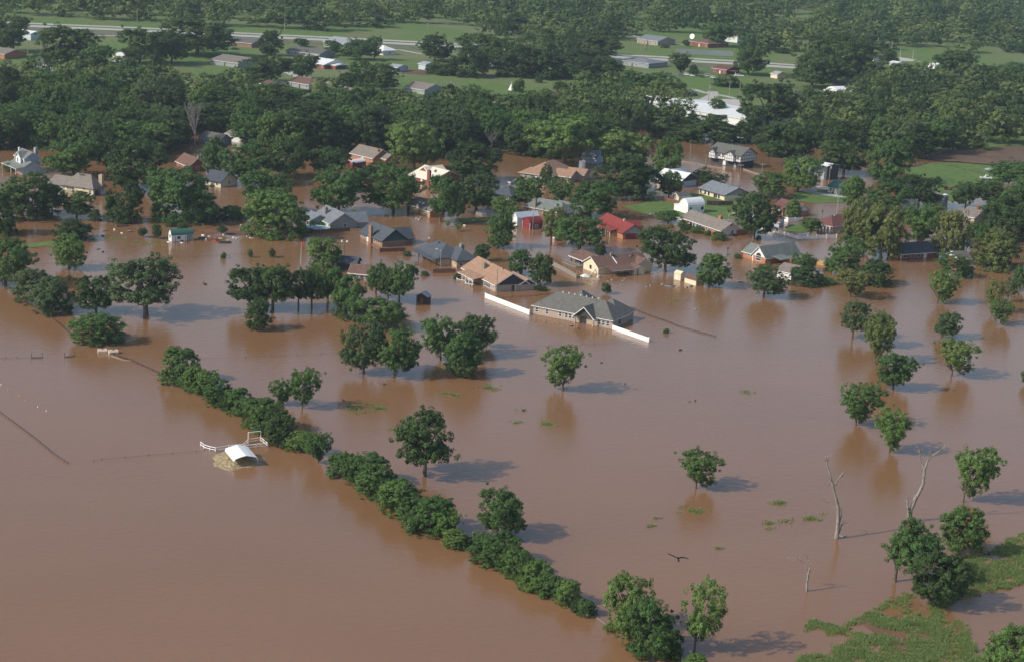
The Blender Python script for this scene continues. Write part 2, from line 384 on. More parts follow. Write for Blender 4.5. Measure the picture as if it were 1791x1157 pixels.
tt = -CZ / rx[:, 2]; P3 = rx * tt[:, None]; P3 = P3[rs.rand(len(P3)) < .75]; hm = fnoise(P3[:, 0] * .35, P3[:, 1] * .22, 71, 3); nb = 7
P3 = np.repeat(P3, nb, 0); hm = np.repeat(hm, nb); n = len(P3); a0 = rs.uniform(0, 2 * np.pi, n); r0 = rs.uniform(0, .30, n)
P3[:, 0] += r0 * np.cos(a0) * 1.6; P3[:, 1] += r0 * np.sin(a0)
ang = rs.uniform(0, 2 * np.pi, n); hh = rs.uniform(.15, .5, n) * (.25 + 1.5 * hm); ww = rs.uniform(.03, .085, n)
lean = np.stack([np.cos(a0), np.sin(a0)], 1) * (rs.uniform(.1, .7, n) * hh)[:, None] + rs.normal(0, .05, (n, 2))
ax = np.stack([np.cos(ang) * ww, np.sin(ang) * ww, np.zeros(n)], 1); base = np.stack([P3[:, 0], P3[:, 1], np.full(n, -.05)], 1)
top = base + np.stack([lean[:, 0], lean[:, 1], hh + .05], 1)
V = np.stack([base - ax, base + ax, top + ax * .5, top - ax * .5], 1).reshape(-1, 3); Q = np.arange(4 * n).reshape(-1, 4)
leafmat('grass_blades', [(.165, .250, .055), (.185, .260, .070)], .45)
o = bpy.data.objects.new('flooded_grass', mesh_np('flooded_grass', V, Q, ['grass_blades'])); link(o)
tag(o, 'tall green grass standing in the shallow flood water', 'grass', kind='stuff')
patch('mud_bank', [(1520, 1085), (1570, 1070), (1610, 1075), (1640, 1100), (1600, 1140), (1560, 1150), (1530, 1110)], 'soil', .02, 1.2, 1.5, seed=61)

# ------------------------------------------------------------------ trees
PROF = {'R': ([.16, .26, .5, .72, .9, 1.0], [.20, .40, .5, .46, .29, .06], 452, .052, 52),
        'S': ([.26, .36, .55, .76, .92, 1.0], [.18, .42, .5, .44, .25, .06], 398, .052, 52),
        'C': ([.08, .22, .5, .76, .93, 1.0], [.22, .43, .5, .41, .2, .04], 471, .052, 52),
        'D': ([-.03, .1, .35, .66, .89, 1.0], [.40, .48, .5, .41, .24, .06], 524, .052, 52),
        'V': ([.10, .30, .58, .8, .93, 1.0], [.05, .22, .44, .5, .35, .12], 326, .052, 52),
        'P': ([.18, .32, .58, .8, .93, 1.0], [.08, .28, .46, .48, .32, .1], 234, .052, 36),
        'B': ([-.04, .06, .3, .6, .86, 1.0], [.47, .52, .53, .46, .30, .10], 551, .052, 52),
        'L': ([-.03, .12, .38, .6, .8, .95, 1.0], [.46, .5, .44, .5, .40, .2, .06], 524, .052, 52)}
def leaf_cloud(rg, C, Rr, npr, size, sq=.85, coh=.55):
    n = len(C) * npr; c = np.repeat(C, npr, 0); r = np.repeat(Rr, npr)
    d = rg.normal(size=(n, 3)); d /= np.linalg.norm(d, axis=1)[:, None]
    pos = c + d * (r * (.45 + .6 * rg.rand(n)))[:, None] * np.array([1, 1, sq])
    nr = rg.normal(size=(n, 3)); nr /= np.linalg.norm(nr, axis=1)[:, None]
    og = pos - np.array([0, 0, .42]); og /= np.linalg.norm(og, axis=1)[:, None] + 1e-6
    nm = d * .55 + og * coh + nr * .55 + np.array([0, 0, .12]); nm /= np.linalg.norm(nm, axis=1)[:, None]
    t = np.cross(nm, rg.normal(size=(n, 3))); t /= np.linalg.norm(t, axis=1)[:, None]; b = np.cross(nm, t)
    s = (size * (.55 + .9 * rg.rand(n)))[:, None]
    V = np.stack([pos + t * s, pos + b * s * .62, pos - t * s, pos - b * s * .62], 1).reshape(-1, 3)
    return V
def crown_points(kind, seed, nc=None):
    zs, rr, n, cr, npr = PROF[kind]; n = nc or n; rg = np.random.RandomState(seed)
    ph = rg.uniform(0, 6.28, 3); am = rg.uniform(.10, .24, 3)
    out = []; tilt = rg.normal(0, .10, 2); lobes = []
    nl = rg.randint(15, 23)
    while len(lobes) < nl:
        z = rg.uniform(zs[0] + .06, .90); p = np.interp(z, zs, rr)
        if rg.rand() > p / .5 + .15: continue
        th = 2.4 * len(lobes) + rg.uniform(-.6, .6); q = p * rg.uniform(.48, .84) * (1 + am[0] * math.sin(2 * th + ph[0] + 3 * z)); lobes.append((q * math.cos(th), q * math.sin(th), z, rg.uniform(.10, .19)))
    while len(out) < n:
        if rg.rand() < (.62 if kind != 'B' else .5):
            x, y, z, r = lobes[rg.randint(nl)]; d = rg.normal(size=3); d /= np.linalg.norm(d); d[2] = abs(d[2]) if rg.rand() < .6 else d[2]
            k = r * (.55 + .5 * rg.rand()); c = np.array([x, y, z]) + d * k * np.array([1.0, 1.0, 1.1])
            if c[2] < zs[0] or c[2] > 1.0 or np.hypot(c[0], c[1]) > np.interp(c[2], zs, rr) * 1.12 + .03: continue
        else:
            z = rg.uniform(zs[0], .95); p = np.interp(z, zs, rr)
            if rg.rand() > p / .5: continue
            th = rg.uniform(0, 6.28); q = p * .98 * math.sqrt(rg.rand()); c = np.array([q * math.cos(th), q * math.sin(th), z])
        if kind != 'B' and rg.rand() < .12: c = np.array([0, 0, .45]) + (c - np.array([0, 0, .45])) * rg.uniform(1.08, 1.22)
        out.append((c[0] + tilt[0] * (c[2] - .4), c[1] + tilt[1] * (c[2] - .4), c[2] * .97 - cr * .3))
    return np.array(out), cr * rg.uniform(.65, 1.3, n), npr, rg
CROWNS, TRUNKS = {}, {}
def crown_mesh(kind, var, mat):
    key = (kind, var, mat)
    if key not in CROWNS:
        base = next((m for q, m in CROWNS.items() if q[:2] == (kind, var)), None)
        if base: m = base.copy(); m.materials[0] = MATS[mat]
        else:
            C, r, npr, rg = crown_points(kind, hash_(kind) * 17 + var)
            V = leaf_cloud(rg, C, r, npr, .0150); m = mesh_np('crown', V, np.arange(len(V)).reshape(-1, 4), [mat])
        CROWNS[key] = m
    return CROWNS[key]
def hash_(s): return sum(ord(c) * (i + 3) for i, c in enumerate(s))
def trunk_mesh(kind, var):
    key = (kind, var)
    if key not in TRUNKS:
        C, r, npr, rg = crown_points(kind, hash_(kind) * 17 + var); mb = MB()
        zf = {'V': .16, 'P': .22, 'S': .30, 'D': .15, 'L': .15, 'B': .1}.get(kind, .24); r0 = {'S': .030, 'V': .020, 'P': .018}.get(kind, .024)
        if kind == 'V' or kind == 'P': mb.path([(0, 0, -.08), (.004, .003, zf)], [r0 * 1.3, r0], 8)
        else: mb.path([(0, 0, -.08), (0, .002, .03), (.006, .0, zf * .6), (.0, .006, zf)], [r0 * 1.5, r0 * 1.15, r0, r0 * .95], 8)
        idx = rg.permutation(len(C))[:9]
        for j in idx:
            c = C[j] * np.array([.9, .9, .97]); 
            if c[2] < zf + .08: continue
            a = Vector((0, .004, zf - .02)); e = Vector(c); mid = a.lerp(e, .5) + Vector((0, 0, .05)) 
            mb.path([a, mid, e], [r0 * .62, r0 * .38, r0 * .12], 5)
        m = mb.build('tmp', 'bark', smooth=True); me = m.data; bpy.data.objects.remove(m); TRUNKS[key] = me
    return TRUNKS[key]
trc = random.Random(5)
BOX = []                                       # crowns already placed, as picture rows, so that the scattered wood keeps its distance
def tree(bx, by, ty, x0, x1, kind, mat, label, name='tree', cat='tree', group=None, var=None, rot=None):
    xc = (x0 + x1) / 2.0; wpx = x1 - x0
    if kind in 'DLB': by = by - .30 * wpx * math.sin(dep(bx, by)) * .5
    P = gp(bx, by); s = mpp(bx, by); w = wpx * s * 1.12; h = max(.5, hgt(bx, by, ty) * (1.0 - .0))
    h = max(h - .12 * w * math.sin(dep(bx, by)), h * .8)
    t = empty(name, (P.x, P.y, .0 if by > shore(bx) else .3), label, cat, 0, group); t.scale = (w, w, h)
    var = trc.randrange(3) if var is None else var
    c = bpy.data.objects.new('crown', crown_mesh(kind, var, mat)); link(c, t); c.rotation_euler.z = trc.uniform(0, 6.28) if rot is None else rot
    off = max(-.3, min(.3, (xc - bx) / wpx)); c.location = (off, 0, 0)
    k = bpy.data.objects.new('trunk', trunk_mesh(kind, var)); link(k, t); k.rotation_euler.z = c.rotation_euler.z
    if abs(off) > .05: k.location.x = off * .15
    BOX.append((x0, x1, ty, by)); return t
# foot column, foot row, top row, left, right, habit, leaves, label
TREES = [
(1100, 1108, 1000, 1057, 1138, 'L', 'leaf_light', 'big bright green tree at the near end of the shrub line'),
(1148, 1148, 1040, 1092, 1190, 'L', 'leaf_mid', 'darker leafy tree leaning between the bright tree and the tall thin one'),
(1212, 1139, 1002, 1182, 1270, 'P', 'leaf_light', 'tall thin airy tree with bare trunk at the bottom edge'),
(868, 938, 849, 833, 919, 'R', 'leaf_mid', 'round tree rising behind the shrub line with an oval shadow'),
(743, 832, 713, 685, 790, 'S', 'leaf_dark', 'dark lopsided tree on bare trunk above the shrub line'),
(985, 683, 603, 944, 1014, 'V', 'leaf_light', 'lone pale tree in open water below the big grey house'),
(1215, 853, 785, 1189, 1262, 'V', 'leaf_mid', 'lone low spreading tree in the open middle water'),
(1495, 743, 661, 1461, 1541, 'V', 'leaf_mid', 'broad fan shaped tree left of its row'),
(1555, 791, 708, 1527, 1592, 'V', 'leaf_light', 'upright tree standing right behind the two tall dead trunks'),
(1562, 680, 610, 1530, 1595, 'R', 'leaf_mid', 'round tree just behind the broad fan shaped tree'),
(1529, 634, 545, 1507, 1563, 'V', 'leaf_olive', 'slim olive tree in front of a darker pair'),
(1490, 592, 520, 1466, 1520, 'S', 'leaf_grey', 'leaning grey green tree at the left of a cluster in water'),
(1540, 606, 543, 1512, 1560, 'R', 'leaf_mid', 'small dark tree hidden behind the slim olive tree'),
(1662, 657, 590, 1640, 1709, 'V', 'leaf_light', 'light umbrella shaped tree leaning right in the open water'),
(1645, 590, 541, 1630, 1678, 'R', 'leaf_grey', 'small rounded tree behind the umbrella shaped one'),
(1739, 568, 522, 1729, 1771, 'V', 'leaf_mid', 'small leaning tree before the feathery pair near the right edge'),
(1733, 547, 485, 1718, 1755, 'P', 'leaf_olive', 'feathery thin olive tree near the right edge'),
(1762, 528, 482, 1750, 1780, 'P', 'leaf_grey', 'half bare feathery tree near the right edge'),
(1783, 510, 458, 1768, 1802, 'R', 'leaf_mid', 'tree cut by the right edge beside the feathery pair'),
(1638, 531, 470, 1622, 1675, 'V', 'leaf_light', 'bright tree with a narrow foot before the red brick house'),
(1682, 877, 775, 1660, 1736, 'V', 'leaf_light', 'tall feathery tree right of the forked dead tree'),
(1674, 968, 876, 1643, 1718, 'C', 'leaf_mid', 'oval tree standing on the bank under the feathery tree'),
(1560, 1016, 900, 1543, 1632, 'S', 'leaf_mid', 'ragged tree with hanging boughs beside the forked dead tree'),
(1633, 1058, 953, 1586, 1691, 'R', 'leaf_dark', 'broad dark tree in the flooded grass'),
(1768, 1200, 1086, 1714, 1830, 'D', 'leaf_light', 'bright bushy tree in the bottom right corner'),
(1795, 672, 640, 1785, 1812, 'R', 'leaf_mid', 'tip of a tree at the right edge beside open water'),
(1486, 519, 466, 1461, 1521, 'V', 'leaf_olive', 'pale airy tree before the dark round bush'),
(1478, 476, 408, 1443, 1509, 'L', 'leaf_mid', 'tall bushy tree at the end of the white picket fence'),
(1540, 452, 348, 1500, 1579, 'C', 'leaf_olive', 'large olive sycamore at the left end of the red brick house'),
(1497, 442, 340, 1470, 1530, 'C', 'leaf_olive', 'olive tree behind the maroon roofed house'),
(1609, 428, 350, 1566, 1652, 'V', 'leaf_mid', 'full green tree behind the red brick house'),
(1655, 452, 359, 1631, 1691, 'C', 'leaf_olive', 'olive sycamore standing over the red brick house'),
(1740, 472, 392, 1700, 1781, 'D', 'leaf_olive', 'broad olive tree right of the red brick house'),
(1708, 430, 385, 1690, 1732, 'R', 'leaf_mid', 'green tree behind the broad olive one on the right'),
(1757, 422, 338, 1708, 1800, 'D', 'leaf_dark', 'massive dark tree at the right edge'),
(1770, 395, 318, 1735, 1812, 'D', 'leaf_mid', 'tree above the massive dark one at the right edge'),
(1688, 364, 312, 1664, 1710, 'R', 'leaf_dark', 'dark round tree beside the white silo shed'),
(1730, 358, 312, 1702, 1760, 'R', 'leaf_dark', 'dark tree in front of the white truck on the lawn'),
(1606, 362, 300, 1570, 1640, 'R', 'leaf_dark', 'dark dense tree on the near edge of the far lawn'),
(1552, 370, 313, 1516, 1592, 'R', 'leaf_mid', 'mid green tree behind the pale house on the right'),
(1488, 361, 303, 1467, 1511, 'C', 'leaf_light', 'light green tree beside the green roofed house'),
(1553, 318, 237, 1514, 1589, 'C', 'leaf_mid', 'tall tree at the left end of the far lawn'),
(1476, 306, 240, 1434, 1509, 'R', 'leaf_dark', 'dark tree leaning over the dark metal barn'),
(1765, 318, 277, 1733, 1800, 'R', 'leaf_mid', 'rounded tree behind the white truck on the lawn'),
(1790, 350, 300, 1765, 1830, 'R', 'leaf_mid', 'tree cut by the right edge above the lawn'),
(1640, 322, 308, 1634, 1646, 'R', 'leaf_dark', 'tiny lone tree on the far lawn'),
(1239, 501, 436, 1217, 1272, 'C', 'leaf_mid', 'conical green tree beside the small cream shed'),
(1335, 519, 457, 1307, 1371, 'R', 'leaf_grey', 'round tree with knotted trunk before the grey gabled house'),
(1163, 476, 388, 1120, 1208, 'R', 'leaf_dark', 'very dark round tree right of the brown roofed house'),
(1318, 417, 328, 1279, 1355, 'R', 'leaf_dark', 'very dark tree shading the arched white carports'),
(1418, 407, 378, 1398, 1438, 'S', 'leaf_mid', 'small round tree inside the white picket fence'),
(1168, 389, 366, 1148, 1186, 'R', 'leaf_mid', 'small light tree left of the white barn'),
(1032, 380, 312, 994, 1078, 'R', 'leaf_mid', 'full tree right of the tan roofed wing'),
(1013, 444, 368, 966, 1058, 'S', 'leaf_mid', 'spreading tree with heavy dark trunk before the red roof'),
(1050, 452, 424, 1040, 1059, 'C', 'leaf_dark', 'small oval tree behind the brown roofed house'),
(962, 430, 357, 944, 990, 'S', 'leaf_olive', 'tree on a tall bare trunk beside the red barn shed'),
(872, 433, 367, 848, 898, 'C', 'leaf_mid', 'narrow tree left of the white metal shed'),
(888, 388, 340, 862, 908, 'R', 'leaf_light', 'yellowish tree beside the dark slate roof'),
(926, 354, 306, 897, 951, 'R', 'leaf_mid', 'tree under the eave of the tan roofed house'),
(976, 360, 308, 952, 1001, 'V', 'leaf_mid', 'bushy tree in front of the tan roofed house'),
(957, 330, 284, 944, 966, 'C', 'leaf_dark', 'small dark tree against the tan roof'),
(838, 456, 424, 827, 856, 'R', 'leaf_dark', 'small round lollipop tree in the street water'),
(910, 479, 431, 888, 928, 'C', 'leaf_mid', 'left one of the two egg shaped trees behind the tan house'),
(944, 499, 439, 925, 967, 'C', 'leaf_dark', 'right one of the two egg shaped trees behind the tan house'),
(825, 318, 244, 784, 872, 'R', 'leaf_dark', 'big dark tree right of the cream roofed house'),
(832, 372, 298, 796, 870, 'R', 'leaf_dark', 'dark tree below the big dark one by the cream roof'),
(768, 388, 300, 746, 812, 'R', 'leaf_mid', 'tree on a thin pale trunk before the cream roofed house'),
(688, 371, 283, 637, 733, 'R', 'leaf_mid', 'wide tree left of the cream roofed house'),
(592, 373, 281, 549, 634, 'R', 'leaf_mid', 'feathery round tree behind the grey house with the pool'),
(483, 415, 325, 430, 537, 'L', 'leaf_light', 'large bright tree standing in water left of the pool'),
(468, 375, 290, 427, 511, 'R', 'leaf_mid', 'tree behind the large bright tree left of the pool'),
(432, 322, 245, 384, 472, 'R', 'leaf_mid', 'broad tree right of the yellow walled house'),
(500, 310, 240, 465, 540, 'R', 'leaf_dark', 'dark tree between the bright tree and the woods'),
(575, 310, 250, 540, 610, 'R', 'leaf_dark', 'dark tree left of the red and white shed'),
(655, 312, 280, 632, 690, 'R', 'leaf_dark', 'low dark tree in front of the taupe roof'),
(372, 306, 235, 350, 396, 'C', 'leaf_mid', 'neat oval tree by the water gap'),
(322, 388, 286, 262, 379, 'L', 'leaf_mid', 'wide green tree in front of the brown roofed house'),
(280, 362, 300, 258, 306, 'R', 'leaf_mid', 'tree at the left flank of the wide green one'),
(216, 388, 308, 185, 250, 'L', 'leaf_dark', 'tall tree right of the hip roofed grey house'),
(240, 330, 240, 190, 288, 'R', 'leaf_dark', 'dense dark tree behind the tall one by the grey house'),
(128, 310, 234, 80, 170, 'R', 'leaf_mid', 'broad tree right of the blue two storey house'),
(185, 300, 225, 158, 222, 'R', 'leaf_dark', 'dark tree right of the broad one by the blue house'),
(52, 382, 292, 0, 101, 'D', 'leaf_dark', 'broad dark tree in front of the blue house'),
(8, 412, 330, -30, 32, 'D', 'leaf_dark', 'dark tree cut by the left edge above the water'),
(92, 372, 320, 62, 112, 'R', 'leaf_dark', 'dark tree crowding the left end of the grey hip roof'),
(134, 380, 332, 107, 166, 'R', 'leaf_mid', 'tree in front of the grey hip roofed house'),
(167, 387, 364, 157, 177, 'D', 'leaf_grey', 'small cone of a bush right of the hip roofed house'),
(124, 420, 379, 91, 158, 'D', 'leaf_dark', 'low dome of a dark bush on the left'),
(120, 470, 404, 93, 149, 'C', 'leaf_light', 'bright oval tree on a short trunk on the left'),
(10, 498, 410, -36, 56, 'R', 'leaf_mid', 'tree cut by the left edge below the grass bank'),
(66, 530, 462, 24, 102, 'D', 'leaf_grey', 'upper one of the two grey green bushes by the left fence'),
(95, 547, 478, 55, 132, 'D', 'leaf_grey', 'lower one of the two grey green bushes by the left fence'),
(168, 547, 478, 132, 201, 'R', 'leaf_dark', 'dark tree touching the big tree with the thick trunk'),
(255, 552, 443, 187, 311, 'S', 'leaf_grey', 'biggest tree in the left water with thick dark trunk'),
(174, 600, 538, 129, 217, 'D', 'leaf_mid', 'round low tree beside the two tan tanks'),
(437, 541, 460, 396, 475, 'S', 'leaf_dark', 'left tree of the dark row with visible trunks'),
(477, 543, 457, 440, 518, 'S', 'leaf_dark', 'tree with thick trunk in the dark row'),
(521, 538, 464, 505, 548, 'S', 'leaf_dark', 'narrow tree right of the thick trunk in the dark row'),
(544, 537, 466, 528, 572, 'S', 'leaf_mid', 'thin stemmed tree in the middle of the dark row'),
(572, 532, 462, 552, 605, 'S', 'leaf_mid', 'tree at the right end of the dark row'),
(567, 472, 412, 537, 596, 'L', 'leaf_light', 'bright tree rising above the dark row'),
(605, 558, 474, 578, 642, 'D', 'leaf_mid', 'tree at the right foot of the dark row'),
(657, 520, 456, 638, 680, 'S', 'leaf_mid', 'left tree of the pair hiding the brown gabled roof'),
(698, 530, 455, 674, 724, 'S', 'leaf_mid', 'right tree of the pair hiding the brown gabled roof'),
(678, 528, 470, 660, 700, 'S', 'leaf_dark', 'narrow dark tree between the pair by the small shed'),
(665, 572, 516, 625, 710, 'R', 'leaf_mid', 'wide low tree above the twin round trees'),
(636, 653, 554, 599, 668, 'R', 'leaf_grey', 'left one of the twin round trees in mid water'),
(690, 657, 566, 654, 730, 'R', 'leaf_mid', 'right one of the twin round trees in mid water'),
(450, 576, 517, 427, 473, 'C', 'leaf_dark', 'small dense oval tree below the dark row'),
(770, 629, 545, 737, 802, 'R', 'leaf_mid', 'left tree of the trio below the small brown shed'),
(826, 622, 543, 792, 858, 'R', 'leaf_dark', 'rear tree of the trio below the small brown shed'),
(804, 656, 575, 774, 841, 'C', 'leaf_mid', 'front tree of the trio below the small brown shed'),
(850, 606, 574, 838, 869, 'V', 'leaf_mid', 'little leaning tree at the right of the trio'),
(496, 708, 662, 470, 517, 'V', 'leaf_mid', 'smaller left tree of the pair beside the shrub line'),
(528, 714, 641, 504, 558, 'V', 'leaf_mid', 'taller right tree of the pair beside the shrub line'),
(118, 122, 40, 68, 166, 'R', 'leaf_dark', 'huge dark tree in front of the highway on the left'),
(25, 92, 22, -22, 50, 'R', 'leaf_dark', 'dark tree left of the white shed by the highway'),
(165, 138, 74, 138, 197, 'R', 'leaf_mid', 'tree at the right foot of the huge dark one'),
(243, 112, 46, 209, 292, 'R', 'leaf_dark', 'dark tree right of the mown field by the highway'),
(345, 98, 28, 288, 411, 'R', 'leaf_dark', 'very broad tree hiding the highway'),
(300, 112, 52, 270, 330, 'R', 'leaf_dark', 'dark tree between the two broad ones by the highway'),
(472, 98, 50, 452, 493, 'C', 'leaf_dark', 'upright dark tree below the highway near the long house'),
(476, 147, 92, 424, 506, 'R', 'leaf_dark', 'broad dark tree left of the white roofed house'),
(528, 140, 90, 508, 553, 'R', 'leaf_dark', 'dark oval tree beside the white roofed house'),
(528, 83, 67, 515, 541, 'R', 'leaf_dark', 'little round tree behind the long ranch house'),
(584, 98, 70, 567, 600, 'R', 'leaf_mid', 'little tree before the big pale roof'),
(630, 106, 68, 598, 648, 'R', 'leaf_mid', 'left tree of the pair on the lawn by the pale house'),
(655, 106, 62, 636, 667, 'R', 'leaf_mid', 'right tree of the pair on the lawn by the pale house'),
(630, 152, 104, 606, 656, 'C', 'leaf_mid', 'tree behind the brick ranch house'),
(668, 160, 110, 640, 700, 'R', 'leaf_dark', 'dark tree beside the little grey shed'),
(605, 160, 126, 588, 622, 'R', 'leaf_dark', 'flowering dark tree above the brick ranch house'),
(760, 108, 58, 733, 788, 'R', 'leaf_dark', 'dark tree standing against the highway in the middle'),
(775, 132, 99, 746, 806, 'D', 'leaf_dark', 'dark low tree beside the blue white shed'),
(822, 136, 78, 792, 852, 'D', 'leaf_dark', 'dark tree at the left end of the dark grove'),
(850, 120, 55, 806, 905, 'R', 'leaf_dark', 'big dark tree above the hidden white house'),
(905, 136, 75, 870, 942, 'D', 'leaf_dark', 'dark tree right of the hidden white house'),
(945, 138, 82, 910, 985, 'D', 'leaf_dark', 'dark tree behind the pole in the meadow'),
(1000, 138, 90, 962, 1040, 'D', 'leaf_dark', 'dark tree on the meadow edge'),
(1055, 140, 96, 1020, 1092, 'D', 'leaf_dark', 'dark tree left of the long blue roof'),
(1040, 110, 58, 1000, 1082, 'R', 'leaf_dark', 'tall dark tree where the highway vanishes'),
(985, 105, 60, 940, 1010, 'R', 'leaf_dark', 'tree in the middle of the dark grove'),
(1190, 128, 92, 1169, 1213, 'V', 'leaf_dark', 'dark tree growing before the highway near the scrap cars'),
(1212, 134, 113, 1204, 1220, 'C', 'leaf_dark', 'slim little tree among the scrap cars'),
(1308, 132, 75, 1279, 1342, 'R', 'leaf_dark', 'dark tree right of the long blue fence'),
(1250, 82, 36, 1227, 1277, 'R', 'leaf_mid', 'pale tree left of the red roofed barn'),
(1300, 88, 55, 1289, 1322, 'R', 'leaf_mid', 'tree hiding the end of the red roofed barn'),
(1552, 113, 84, 1533, 1571, 'R', 'leaf_dark', 'round tree beside the little white shed'),
(1460, 145, 55, 1400, 1527, 'R', 'leaf_dark', 'giant dark tree before the ball field'),
(1420, 155, 88, 1382, 1465, 'R', 'leaf_dark', 'dark tree left of the white arched barn'),
(1505, 150, 92, 1472, 1526, 'R', 'leaf_dark', 'dark tree at the right foot of the giant one'),
(1660, 148, 84, 1622, 1700, 'R', 'leaf_dark', 'dark tree beside the power pole on the right'),
(1590, 146, 118, 1560, 1612, 'R', 'leaf_dark', 'low dark tree under the highway on the right'),
(1720, 150, 113, 1690, 1745, 'R', 'leaf_dark', 'dark tree right of the power pole'),
(1765, 145, 106, 1735, 1812, 'R', 'leaf_mid', 'tree at the right edge below the far field'),
(1255, 152, 128, 1253, 1302, 'D', 'leaf_dark', 'bush before the house with the carport'),
(1160, 165, 125, 1124, 1192, 'R', 'leaf_mid', 'tree left of the parked vehicles'),
(1105, 165, 122, 1082, 1132, 'R', 'leaf_mid', 'tree below the long blue roof'),
(1312, 250, 200, 1280, 1342, 'D', 'leaf_dark', 'dark tree hiding the lower end of the white building'),
(1341, 232, 138, 1286, 1392, 'S', 'leaf_dark', 'tall forked tree with dark trunk before the white building'),
(1255, 250, 196, 1198, 1295, 'D', 'leaf_dark', 'broad dark tree above the half timbered house'),
(1178, 242, 178, 1140, 1225, 'D', 'leaf_dark', 'broad dark tree left of the half timbered house'),
(1255, 208, 172, 1238, 1272, 'R', 'leaf_mid', 'thin tree against the white building'),
(1345, 272, 225, 1318, 1378, 'R', 'leaf_dark', 'dark tree at the right end of the half timbered house'),
(1380, 290, 200, 1332, 1432, 'R', 'leaf_dark', 'big dark tree right of the half timbered house'),
(986, 290, 190, 924, 1052, 'S', 'leaf_light', 'large light tree behind the tan roofed house'),
(1092, 300, 222, 1048, 1136, 'R', 'leaf_light', 'light tree above the very broad dark tree'),
(1095, 345, 262, 1040, 1152, 'D', 'leaf_dark', 'very broad dark dome in front of the grey fence'),
(1165, 312, 234, 1139, 1192, 'C', 'leaf_mid', 'oval tree left of the flooded street'),
(724, 300, 204, 678, 768, 'R', 'leaf_light', 'light tree above the cream roofed house'),
(643, 265, 180, 598, 692, 'S', 'leaf_dark', 'tree with black trunk behind the taupe roof'),
(545, 265, 175, 490, 602, 'R', 'leaf_dark', 'wide tree in the woods above the red shed'),
(1395, 336, 268, 1364, 1432, 'R', 'leaf_light', 'bright tree right of the flooded street'),
(1348, 346, 299, 1318, 1378, 'R', 'leaf_mid', 'bright lower tree on the flooded street corner'),
(1228, 317, 291, 1207, 1249, 'D', 'leaf_dark', 'dark cone of a tree beside the white roofed house'),
(1260, 326, 302, 1246, 1278, 'P', 'leaf_dark', 'ragged dark conifer behind the tan walled house'),
(1170, 342, 296, 1150, 1192, 'C', 'leaf_mid', 'young tree in front of the white roofed house'),
(1380, 385, 345, 1372, 1400, 'C', 'leaf_light', 'light shrubby tree behind the maroon gable'),
(905, 162, 137, 896, 917, 'D', 'leaf_dark', 'lone cone of a tree in the meadow'),
(942, 146, 133, 935, 949, 'D', 'leaf_dark', 'lone bush at the back of the meadow'),
(925, 198, 160, 905, 942, 'R', 'leaf_mid', 'tree in front of the meadow soil patch'),
(960, 186, 165, 950, 968, 'R', 'leaf_dark', 'small dark tree by the meadow soil patch'),
(980, 165, 142, 966, 998, 'R', 'leaf_dark', 'bushy tree on the right of the meadow'),
(960, 200, 178, 955, 970, 'C', 'leaf_dark', 'slim dark tree by the small meadow pond'),
]
for a in TREES: tree(*a)

# shrubs of the hedgerow that runs down through the water
HEDGE = [(316, 668, 600, 283, 348, 'C', 'leaf_mid'), (344, 683, 636, 320, 367, 'R', 'leaf_light'), (381, 708, 657, 358, 407, 'C', 'leaf_mid'), (415, 722, 673, 394, 442, 'D', 'leaf_mid'),
 (446, 746, 690, 424, 472, 'D', 'leaf_mid'), (471, 757, 692, 440, 502, 'D', 'leaf_mid'), (488, 778, 718, 464, 514, 'L', 'leaf_dark'), (520, 786, 748, 500, 541, 'D', 'leaf_light'),
 (556, 808, 750, 534, 579, 'V', 'leaf_mid'), (596, 830, 789, 572, 622, 'D', 'leaf_mid'), (642, 846, 783, 605, 681, 'D', 'leaf_mid'), (658, 868, 806, 624, 692, 'D', 'leaf_mid'),
 (700, 897, 832, 664, 736, 'D', 'leaf_light'), (752, 930, 860, 712, 791, 'D', 'leaf_mid'), (798, 957, 921, 775, 821, 'D', 'leaf_light'), (836, 955, 922, 825, 846, 'P', 'leaf_light'),
 (868, 987, 925, 826, 911, 'D', 'leaf_mid'), (906, 1006, 955, 880, 932, 'D', 'leaf_mid'), (936, 1030, 975, 907, 966, 'D', 'leaf_light'), (965, 1042, 1002, 944, 986, 'D', 'leaf_mid'),
 (994, 1058, 1008, 974, 1013, 'D', 'leaf_light'), (1023, 1075, 1043, 1007, 1041, 'D', 'leaf_mid')]
HL = ['tall leafy shrub at the far end of the hedgerow', 'bright shrub next to the far end of the hedgerow', 'third shrub from the far end of the hedgerow', 'fourth shrub from the far end of the hedgerow',
 'shrub left of the dense middle of the far hedgerow', 'broad shrub in the dense middle of the far hedgerow', 'dark shrub nearest to the white pipe corral', 'light shrub just right of the white pipe corral',
 'upright shrub at the near end of the far hedgerow', 'first shrub after the gap in the hedgerow', 'broad shrub second after the hedgerow gap', 'broad shrub third after the hedgerow gap',
 'yellow green shrub in the middle of the near hedgerow', 'big rounded shrub below the dark lopsided tree', 'low shrub with pale twigs in the near hedgerow', 'wispy thin shrub left of the round tree in the hedgerow',
 'big shrub at the foot of the round tree in the hedgerow', 'shrub right below the round tree of the hedgerow', 'light shrub fifth from the near hedgerow end', 'shrub fourth from the near hedgerow end',
 'light shrub beside the pale log of the hedgerow', 'last little shrub at the near hedgerow end']
for (bx, by, ty, x0, x1, kd, mt), l in zip(HEDGE, HL): tree(bx, by + 1, ty, x0 - 1, x1 + 1, 'B' if kd in 'DCR' else kd, mt, l, 'shrub', 'shrub', 'shrubs of the hedgerow in the water')
